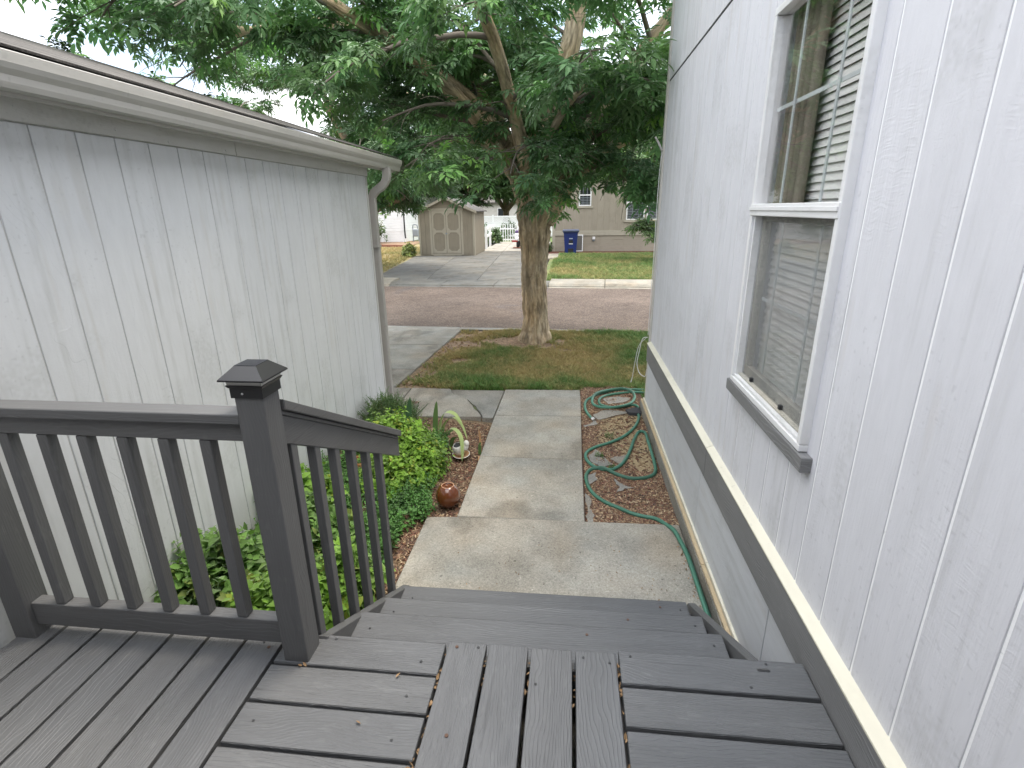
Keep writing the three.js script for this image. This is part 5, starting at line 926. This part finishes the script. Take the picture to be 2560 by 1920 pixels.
function stems(T, seed, n, cx, cz, y0, rx, ry, rz) { const R = rng(seed), g = []; for (let i = 0; i < n; i++) { const a = R() * 6.28, u = Math.sqrt(R()) * 0.9, h = Math.sqrt(1 - u * u) * ry; g.push(tube([[cx + Math.cos(a) * u * rx * 0.4, y0 - 0.02, cz + Math.sin(a) * u * rz * 0.4, 0.004], [cx + Math.cos(a) * u * rx * 0.7, y0 + h * 0.5, cz + Math.sin(a) * u * rz * 0.7, 0.003], [cx + Math.cos(a) * u * rx, y0 + h * 0.95, cz + Math.sin(a) * u * rz, 0.002]], 4, 5, 0, 20, false)); } const m = part(T, 'stems', mergeGeometries(g), M.twig); m.userData.kind = 'stuff'; }
const LIME = [sprig(1, 4, 0.12, 0.055, 0.62), sprig(2, 4, 0.10, 0.05, 0.66), sprig(3, 5, 0.14, 0.045, 0.6)], BROAD = [sprig(4, 3, 0.12, 0.085, 0.7), sprig(5, 3, 0.10, 0.075, 0.72)], VINCA = [sprig(6, 3, 0.07, 0.032, 0.55), sprig(7, 4, 0.09, 0.03, 0.5)], FERN = [sprig(8, 7, 0.16, 0.03, 0.30, 1, 0.1), sprig(9, 8, 0.18, 0.026, 0.28, 1, 0.1)];
{
  const lime = [[-1.23, -3.90, 0.20, 0.29, 0.20, 400, 'low lime green bush beside the white planter'], [-1.50, -4.08, 0.29, 0.38, 0.26, 620, 'tallest lime green bush behind the stair handrail'], [-1.38, -3.62, 0.22, 0.24, 0.20, 320, 'small lime green bush in front of the taller one']];
  lime.forEach(([x, z, rx, ry, rz, n, label], i) => { const T = thing('lime_shrub', label, 'shrub', [0, 0, 0], 'lime green bushes in the left bed'); stems(T, 20 + i, 26, x, z, hBedL(x, z), rx, ry, rz); bush(T, 40 + i, n, dome(x, z, hBedL(x, z), rx, ry, rz), LIME, [0.20, 0.37, 0.03], [0.8, 1.25]); });
  const T = thing('feathery_shrub', 'dark green feathery bush at the foot of the downspout', 'shrub'); stems(T, 30, 24, -1.86, -4.88, -0.02, 0.26, 0.26, 0.26); bush(T, 50, 520, dome(-1.82, -4.88, -0.02, 0.27, 0.27, 0.26), FERN, [0.09, 0.19, 0.04], [0.7, 1.2]);
  const wall = [[-1.86, -2.2, 0.30, 0.42, 'leafy green plant against the shed wall near the deck corner'], [-1.66, -2.75, 0.30, 0.34, 'leafy green plant in the middle of the bed behind the balusters'], [-1.45, -2.0, 0.26, 0.38, 'bright leafy plant right behind the deck railing'], [-1.88, -3.1, 0.24, 0.40, 'green plant against the shed wall behind the balusters'], [-1.22, -2.32, 0.20, 0.30, 'broad leaved plant just behind the stair balusters']];
  wall.forEach(([x, z, r, h, label], i) => { const B = thing('leafy_plant', label, 'plant', [0, 0, 0], 'leafy plants along the shed'); stems(B, 60 + i, 18, x, z, hBedL(x, z), r, h, r); bush(B, 70 + i, 230, dome(x, z, hBedL(x, z), r, h, r), i % 2 ? [...BROAD, LIME[0]] : [LIME[1], BROAD[1]], i > 1 ? [0.17, 0.33, 0.03] : [0.11, 0.23, 0.035], [0.8, 1.2]); });
  // ground cover
  const edge = (z) => z > -3.2 ? mix(-1.06, -1.13, clamp((z + 3.2) / 0.6)) : mix(-1.0, -1.12, clamp((-3.2 - z) / 1.0));
  const R = rng(900), l = [[], []], c = new THREE.Color();
  for (let i = 0; i < 5200; i++) { const z = -1.15 - R() * 3.35, x = -2.07 + R() * (edge(z) + 0.08 * (n3(z * 6, 1, 1) - 0.5) + 2.07); const hump = 0.10 * fbm3(x * 3, 2, z * 3, 2) + 0.05; if (fbm3(x * 4 + 9, 1, z * 4, 2) > 0.66) continue; const t = 0.7 + 0.7 * R(); c.setRGB(0.08 * t, 0.22 * t, 0.032 * t); l[i % 2].push({ p: [x, hBedL(x, z) + hump * R() - 0.01, z], r: [(R() - 0.5) * 1.0, R() * 6.28, (R() - 0.5) * 1.0], s: 0.8 + 0.6 * R(), c: c.clone() }); }
  instanced(null, 'ground_cover', mergeGeometries([VINCA[0]]), M.leaf, l[0], { label: 'glossy green periwinkle ground cover filling the left bed', category: 'ground cover' }); instanced(null, 'ground_cover', VINCA[1], M.leaf, l[1], { label: 'small leaved trailing ground cover mixed through the left bed', category: 'ground cover' });
}
{ // iris: sword leaves, some arching
  const T = thing('iris_plant', 'iris with arching striped leaves beside the white planter', 'plant');
  const ribbon = (pts, w, twist = 0) => { const c = new THREE.CatmullRomCurve3(pts.map((p) => new V3(...p))), P = [], I = [], n = 14; for (let i = 0; i <= n; i++) { const t = i / n, o = c.getPoint(t), d = c.getTangent(t); let s = new V3(-d.z, 0, d.x); if (s.length() < 0.2) s.set(1, 0, 0.2); s.normalize().applyAxisAngle(d, twist); const ww = w * (t < 0.6 ? 1 : Math.sqrt(Math.max(0, (1 - t) / 0.4))) / 2; const nn = new V3().crossVectors(s, d); for (const [k, h] of [[-1, 0.12], [0, 0], [1, 0.12]]) P.push(o.x + s.x * ww * k + nn.x * h * ww, o.y + s.y * ww * k + nn.y * h * ww, o.z + s.z * ww * k + nn.z * h * ww); if (i) for (const k of [0, 1]) { const a = (i - 1) * 3 + k, b = i * 3 + k; I.push(a, a + 1, b, a + 1, b + 1, b); } } return triGeo(P, I); };
  const gd = leafMat({ color: lin(0.11, 0.20, 0.055), transmission: 0.25, roughness: 0.9 }), gl = leafMat({ color: lin(0.38, 0.48, 0.18), transmission: 0.25, roughness: 0.9 }), gb = leafMat({ color: lin(0.06, 0.13, 0.06), roughness: 0.5 }), dry = std({ color: lin(0.42, 0.24, 0.12), roughness: 0.9 });
  const b = [-1.22, -0.04, -4.55];
  part(T, 'leaf', ribbon([[-1.28, -0.04, -4.6], [-1.27, 0.18, -4.61], [-1.25, 0.38, -4.62]], 0.05, 0.3), gd); part(T, 'leaf', ribbon([[-1.52, -0.04, -4.5], [-1.50, 0.25, -4.5], [-1.47, 0.46, -4.5]], 0.055, 0.4), gb);
  part(T, 'leaf', ribbon([b, [-1.20, 0.18, -4.52], [-1.13, 0.32, -4.48], [-1.03, 0.33, -4.42], [-0.95, 0.24, -4.38]], 0.05, 0.2), gl); part(T, 'leaf', ribbon([b, [-1.15, 0.2, -4.5], [-1.05, 0.28, -4.46], [-0.96, 0.22, -4.4], [-0.91, 0.10, -4.36]], 0.04, -0.2), gl);
  part(T, 'leaf', ribbon([[-1.18, -0.03, -4.5], [-1.12, 0.15, -4.44], [-1.03, 0.21, -4.36], [-0.95, 0.18, -4.26], [-0.925, 0.05, -4.19], [-0.925, -0.02, -4.16]], 0.038, 0.1), gl); part(T, 'leaf', ribbon([[-1.16, -0.03, -4.52], [-1.12, 0.10, -4.5], [-1.05, 0.16, -4.47]], 0.04, 0.8), gd); part(T, 'leaf', ribbon([[-1.10, -0.03, -4.48], [-1.06, 0.08, -4.42], [-1.0, 0.13, -4.36]], 0.035, -0.6), gd);
  const D = thing('iris_plant', 'withered orange iris leaf standing near the path', 'plant'); part(D, 'leaf', ribbon([[-0.80, -0.05, -4.42], [-0.805, 0.08, -4.44], [-0.815, 0.17, -4.45]], 0.022, 0.3), dry); part(D, 'leaf', ribbon([[-0.80, -0.05, -4.36], [-0.795, 0.05, -4.36], [-0.79, 0.09, -4.35]], 0.03, 0.3), gd); part(D, 'leaf', ribbon([[-0.815, -0.045, -4.3], [-0.79, -0.02, -4.27], [-0.785, -0.03, -4.2]], 0.022, 0.1), dry);
}
// ------------------------------------------------------------------ mulch, litter, grass
{
  const chip = (s) => { const g = new THREE.BoxGeometry(1, 0.22, 0.34, 1, 1, 1), R = rng(s), p = g.attributes.position, m = new Map(); for (let i = 0; i < p.count; i++) { const k = [p.getX(i), p.getY(i), p.getZ(i)].map((v) => v.toFixed(2)).join(); if (!m.has(k)) m.set(k, [(R() - 0.5) * 0.3, (R() - 0.5) * 0.15, (R() - 0.5) * 0.25]); const o = m.get(k); p.setXYZ(i, p.getX(i) + o[0], p.getY(i) + o[1], p.getZ(i) + o[2]); } g.computeVertexNormals(); return g; };
  const CH = [chip(1), chip(2)], R = rng(3131), c = new THREE.Color(), tones = [[0.16, 0.085, 0.05], [0.24, 0.15, 0.09], [0.09, 0.055, 0.04], [0.34, 0.23, 0.13], [0.20, 0.085, 0.055], [0.42, 0.32, 0.2]];
  const fill = (n, x0, x1, z0, z1, h, keep, sc) => { const l = [[], []]; for (let i = 0; i < n; i++) { const x = mix(x0, x1, R()), z = mix(z0, z1, R()); if (!keep(x, z)) continue; const t = tones[Math.floor(R() ** 1.3 * tones.length)], k = 0.7 + 0.6 * R(); c.setRGB(t[0] * k, t[1] * k, t[2] * k); l[i % 2].push({ p: [x, h(x, z) + 0.004, z], r: [(R() - 0.5) * 0.7, R() * 6.28, (R() - 0.5) * 0.7], s: mix(sc[0], sc[1], R() ** 1.8), c: c.clone() }); } return l; };
  const a = fill(42000, 0.16, 0.805, -6.3, -3.29, hBedR, (x, z) => R() > sandy(x, z) * 0.9, [0.007, 0.03]);
  instanced(null, 'mulch', CH[0], M.leafMatte, a[0], { label: 'brown bark mulch scattered in the dirt strip by the house', category: 'mulch' }); instanced(null, 'mulch', CH[1], M.leafMatte, a[1], { label: 'reddish wood chips scattered in the dirt strip by the house', category: 'mulch' });
  const b = fill(34000, -2.0, -0.80, -5.10, -1.6, hBedL, (x, z) => x > (z > -3.2 ? -2 : -2) && !(z > -3.25 && x > -1.01) && (x > -1.35 || R() > 0.6), [0.007, 0.028]);
  instanced(null, 'mulch', CH[0], M.leafMatte, b[0], { label: 'brown bark mulch in the planting bed left of the path', category: 'mulch' }); instanced(null, 'mulch', CH[1], M.leafMatte, b[1], { label: 'dark wood chips in the planting bed left of the path', category: 'mulch' });
  // fallen leaf litter in the deck gaps and on the boards
  const LP = [], LI = []; blade(LP, LI, new V3(-0.5, 0, 0), new V3(1, 0, 0), QY, 1, 0.45, 0.3, -0.25); const lg = triGeo(LP, LI), ll = [];
  const put = (x, y, z, s) => { const t = 0.6 + 0.8 * R(); c.setRGB(0.27 * t, 0.17 * t, 0.085 * t); ll.push({ p: [x, y, z], r: [(R() - 0.5) * 1.6, R() * 6.28, (R() - 0.5) * 1.6], s, c: c.clone() }); };
  for (const x of [-0.416, 0.195, -0.2665, -0.115, 0.042]) for (let k = 0; k < (Math.abs(x + 0.416) < 0.01 || x > 0.19 ? 46 : 8); k++) put(x + (R() - 0.5) * 0.012, 0.592 + R() * 0.02, x === -0.416 || x > 0.19 ? -1.48 + R() * 0.9 : -1.44 + R() * 0.16, 0.012 + 0.014 * R());
  for (const [x, z] of [[-0.905, -1.328], [-0.89, -1.335], [-0.42, -1.03], [-0.425, -1.02], [-0.62, -1.14], [-0.55, -1.32]]) put(x, 0.626, z, 0.02);
  for (let k = 0; k < 60; k++) put(-1.0 + R() * 1.75, 0.004, -2.5 - R() * 0.75, 0.01 + 0.006 * R()); for (let k = 0; k < 40; k++) put(0.79 - R() * 0.05, 0.006, -2.4 - R() * 0.85, 0.014 + 0.014 * R());
  for (let k = 0; k < 260; k++) { const x = -2.05 + R() * 3.2, z = -6.2 - R() * 3; put(x, hLawn(x, z) + 0.02, z, 0.03 + 0.03 * R()); } for (let k = 0; k < 260; k++) { const z = -6.15 - R() * 2.4, x = mix(-2.15, -2.0, (z + 6.08) / -3.3) + 0.05 + R() ** 2 * 0.6; put(x, hLawn(x, z) + 0.015, z, 0.025 + 0.03 * R()); }
  instanced(null, 'leaf_litter', lg, M.leafMatte, ll, { label: 'dry fallen leaves in deck gaps and across the lawn', category: 'leaf litter' });
}
{
  const tuft = (seed, n, h) => { const R = rng(seed), P = [], I = []; for (let k = 0; k < n; k++) { const a = R() * 6.28, r = R() * 0.018, l = h * (0.5 + 0.7 * R()), lean = (0.25 + 0.7 * R()) * l, x = Math.cos(a) * r, z = Math.sin(a) * r, b = P.length / 3, w = 0.0022, px = -Math.sin(a) * w, pz = Math.cos(a) * w, d = R() * 6.28; P.push(x - px, 0, z - pz, x + px, 0, z + pz, x + Math.cos(d) * lean * 0.35 - px * 0.8, l * 0.6, z + Math.sin(d) * lean * 0.35 - pz * 0.8, x + Math.cos(d) * lean * 0.35 + px * 0.8, l * 0.6, z + Math.sin(d) * lean * 0.35 + pz * 0.8, x + Math.cos(d) * lean, l * 0.9, z + Math.sin(d) * lean); I.push(b, b + 1, b + 2, b + 1, b + 3, b + 2, b + 2, b + 3, b + 4); } return triGeo(P, I); };
  const TF = [tuft(1, 12, 0.05), tuft(2, 12, 0.06), tuft(3, 9, 0.04)], R = rng(515), c = new THREE.Color();
  const sow = (n, x0, x1, z0, z1, fn, h, keep, sc) => { const l = TF.map(() => []); for (let i = 0; i < n; i++) { const x = mix(x0, x1, R()), z = mix(z0, z1, R()); if (!keep(x, z)) continue; const [g, b] = fn(x, z); if (R() < b * 1.05) continue; const gg = clamp(g + (R() - 0.5) * 0.7), t = 0.7 + 0.6 * R(); c.setRGB(mix(0.43, 0.095, gg) * t, mix(0.335, 0.20, gg) * t, mix(0.145, 0.04, gg) * t); l[i % 3].push({ p: [x, h(x, z) - 0.004, z], r: [0, R() * 6.28, 0], s: mix(sc[0], sc[1], R()) * (0.75 + 0.5 * g), c: c.clone() }); } return l; };
  const edgeX = (z) => mix(-2.19, -2.0, clamp((z + 6.08) / -3.32));
  const near = sow(60000, -2.2, 3.2, -9.41, -5.6, lawnNear, hLawn, (x, z) => x > edgeX(z) + 0.02 && z < (x < 0.17 ? -6.14 : x < 0.9 ? -6.22 : -5.72) && Math.hypot(x + 0.57, z + 8.68) > 0.27 && z > -9.45 + 0.055 * x, [0.85, 1.6]);
  near.forEach((l, i) => instanced(null, 'grass', TF[i], M.leafMatte, l, { label: ['short grass of the patchy front lawn', 'taller grass blades of the patchy front lawn', 'fine grass of the patchy front lawn'][i], category: 'grass' }));
  const far = sow(26000, -0.7, 7.5, -26.1, -16.3, lawnFar, () => 0.01, (x, z) => !(x < -0.5 && z < -23.6) && z > -26.0 - 0.1 * x, [1.5, 2.4]);
  far.forEach((l, i) => instanced(null, 'grass', TF[i], M.leafMatte, l, { label: ['grass on the green lawn across the street', 'longer grass on the green lawn across the street', 'thin grass on the green lawn across the street'][i], category: 'grass' }));
  const dryL = sow(14000, -13, -6.5, -32, -16.3, lawnFar, () => 0.0, (x, z) => x < mix(-6.5, -7.7, clamp((z + 17) / -9)), [1.4, 2.2]);
  dryL.forEach((l, i) => instanced(null, 'grass', TF[i], M.leafMatte, l, { label: ['straw coloured grass left of the far driveway', 'long dry grass left of the far driveway', 'thin dry grass left of the far driveway'][i], category: 'grass' }));
  // weeds
  const weeds = [[0.42, -4.82, 0.10, 'tiny green weed on the sandy patch in the dirt strip'], [0.30, -4.33, 0.08, 'tiny weed growing through the torn fabric patch'], [0.42, -4.17, 0.10, 'small green weed under the hose loop']];
  weeds.forEach(([x, z, s, label], i) => { const T = thing('weed', label, 'weed', [0, 0, 0], 'weeds in the dirt strip'); bush(T, 600 + i, 9, (r) => ({ p: [x + (r() - 0.5) * s, hBedR(x, z), z + (r() - 0.5) * s], tilt: [(r() - 0.5), (r() - 0.5)] }), VINCA, [0.09, 0.18, 0.03], [0.5, 0.8]); });
  const sh = [[-13.2, -35.6, 0.9, 1.5, 'loose green shrub in front of the white house wall'], [-7.72, -25.3, 0.22, 0.45, 'yellow green grass clump at the left corner of the tan shed'], [-4.95, -35.2, 0.5, 0.7, 'green climber on the white rail fence'], [-1.5, -27.6, 0.4, 0.55, 'low green plant at the corner of the tan house'], [-7.0, -39.5, 1.0, 1.0, 'leafy bush behind the picket gate left side'], [-4.6, -40.2, 0.9, 0.9, 'leafy bush behind the picket gate right side']];
  sh.forEach(([x, z, r, h, label], i) => { const T = thing('garden_shrub', label, 'shrub', [0, 0, 0]); stems(T, 700 + i, 14, x, z, 0, r, h, r); bush(T, 720 + i, 160, dome(x, z, 0, r, h, r), BROAD, i === 1 ? [0.2, 0.25, 0.05] : [0.075, 0.15, 0.035], [1.6, 2.6]); });
}
scene.traverse((o) => { if (o.isMesh) { o.castShadow = true; o.receiveShadow = true; } });
renderer.render(scene, camera);
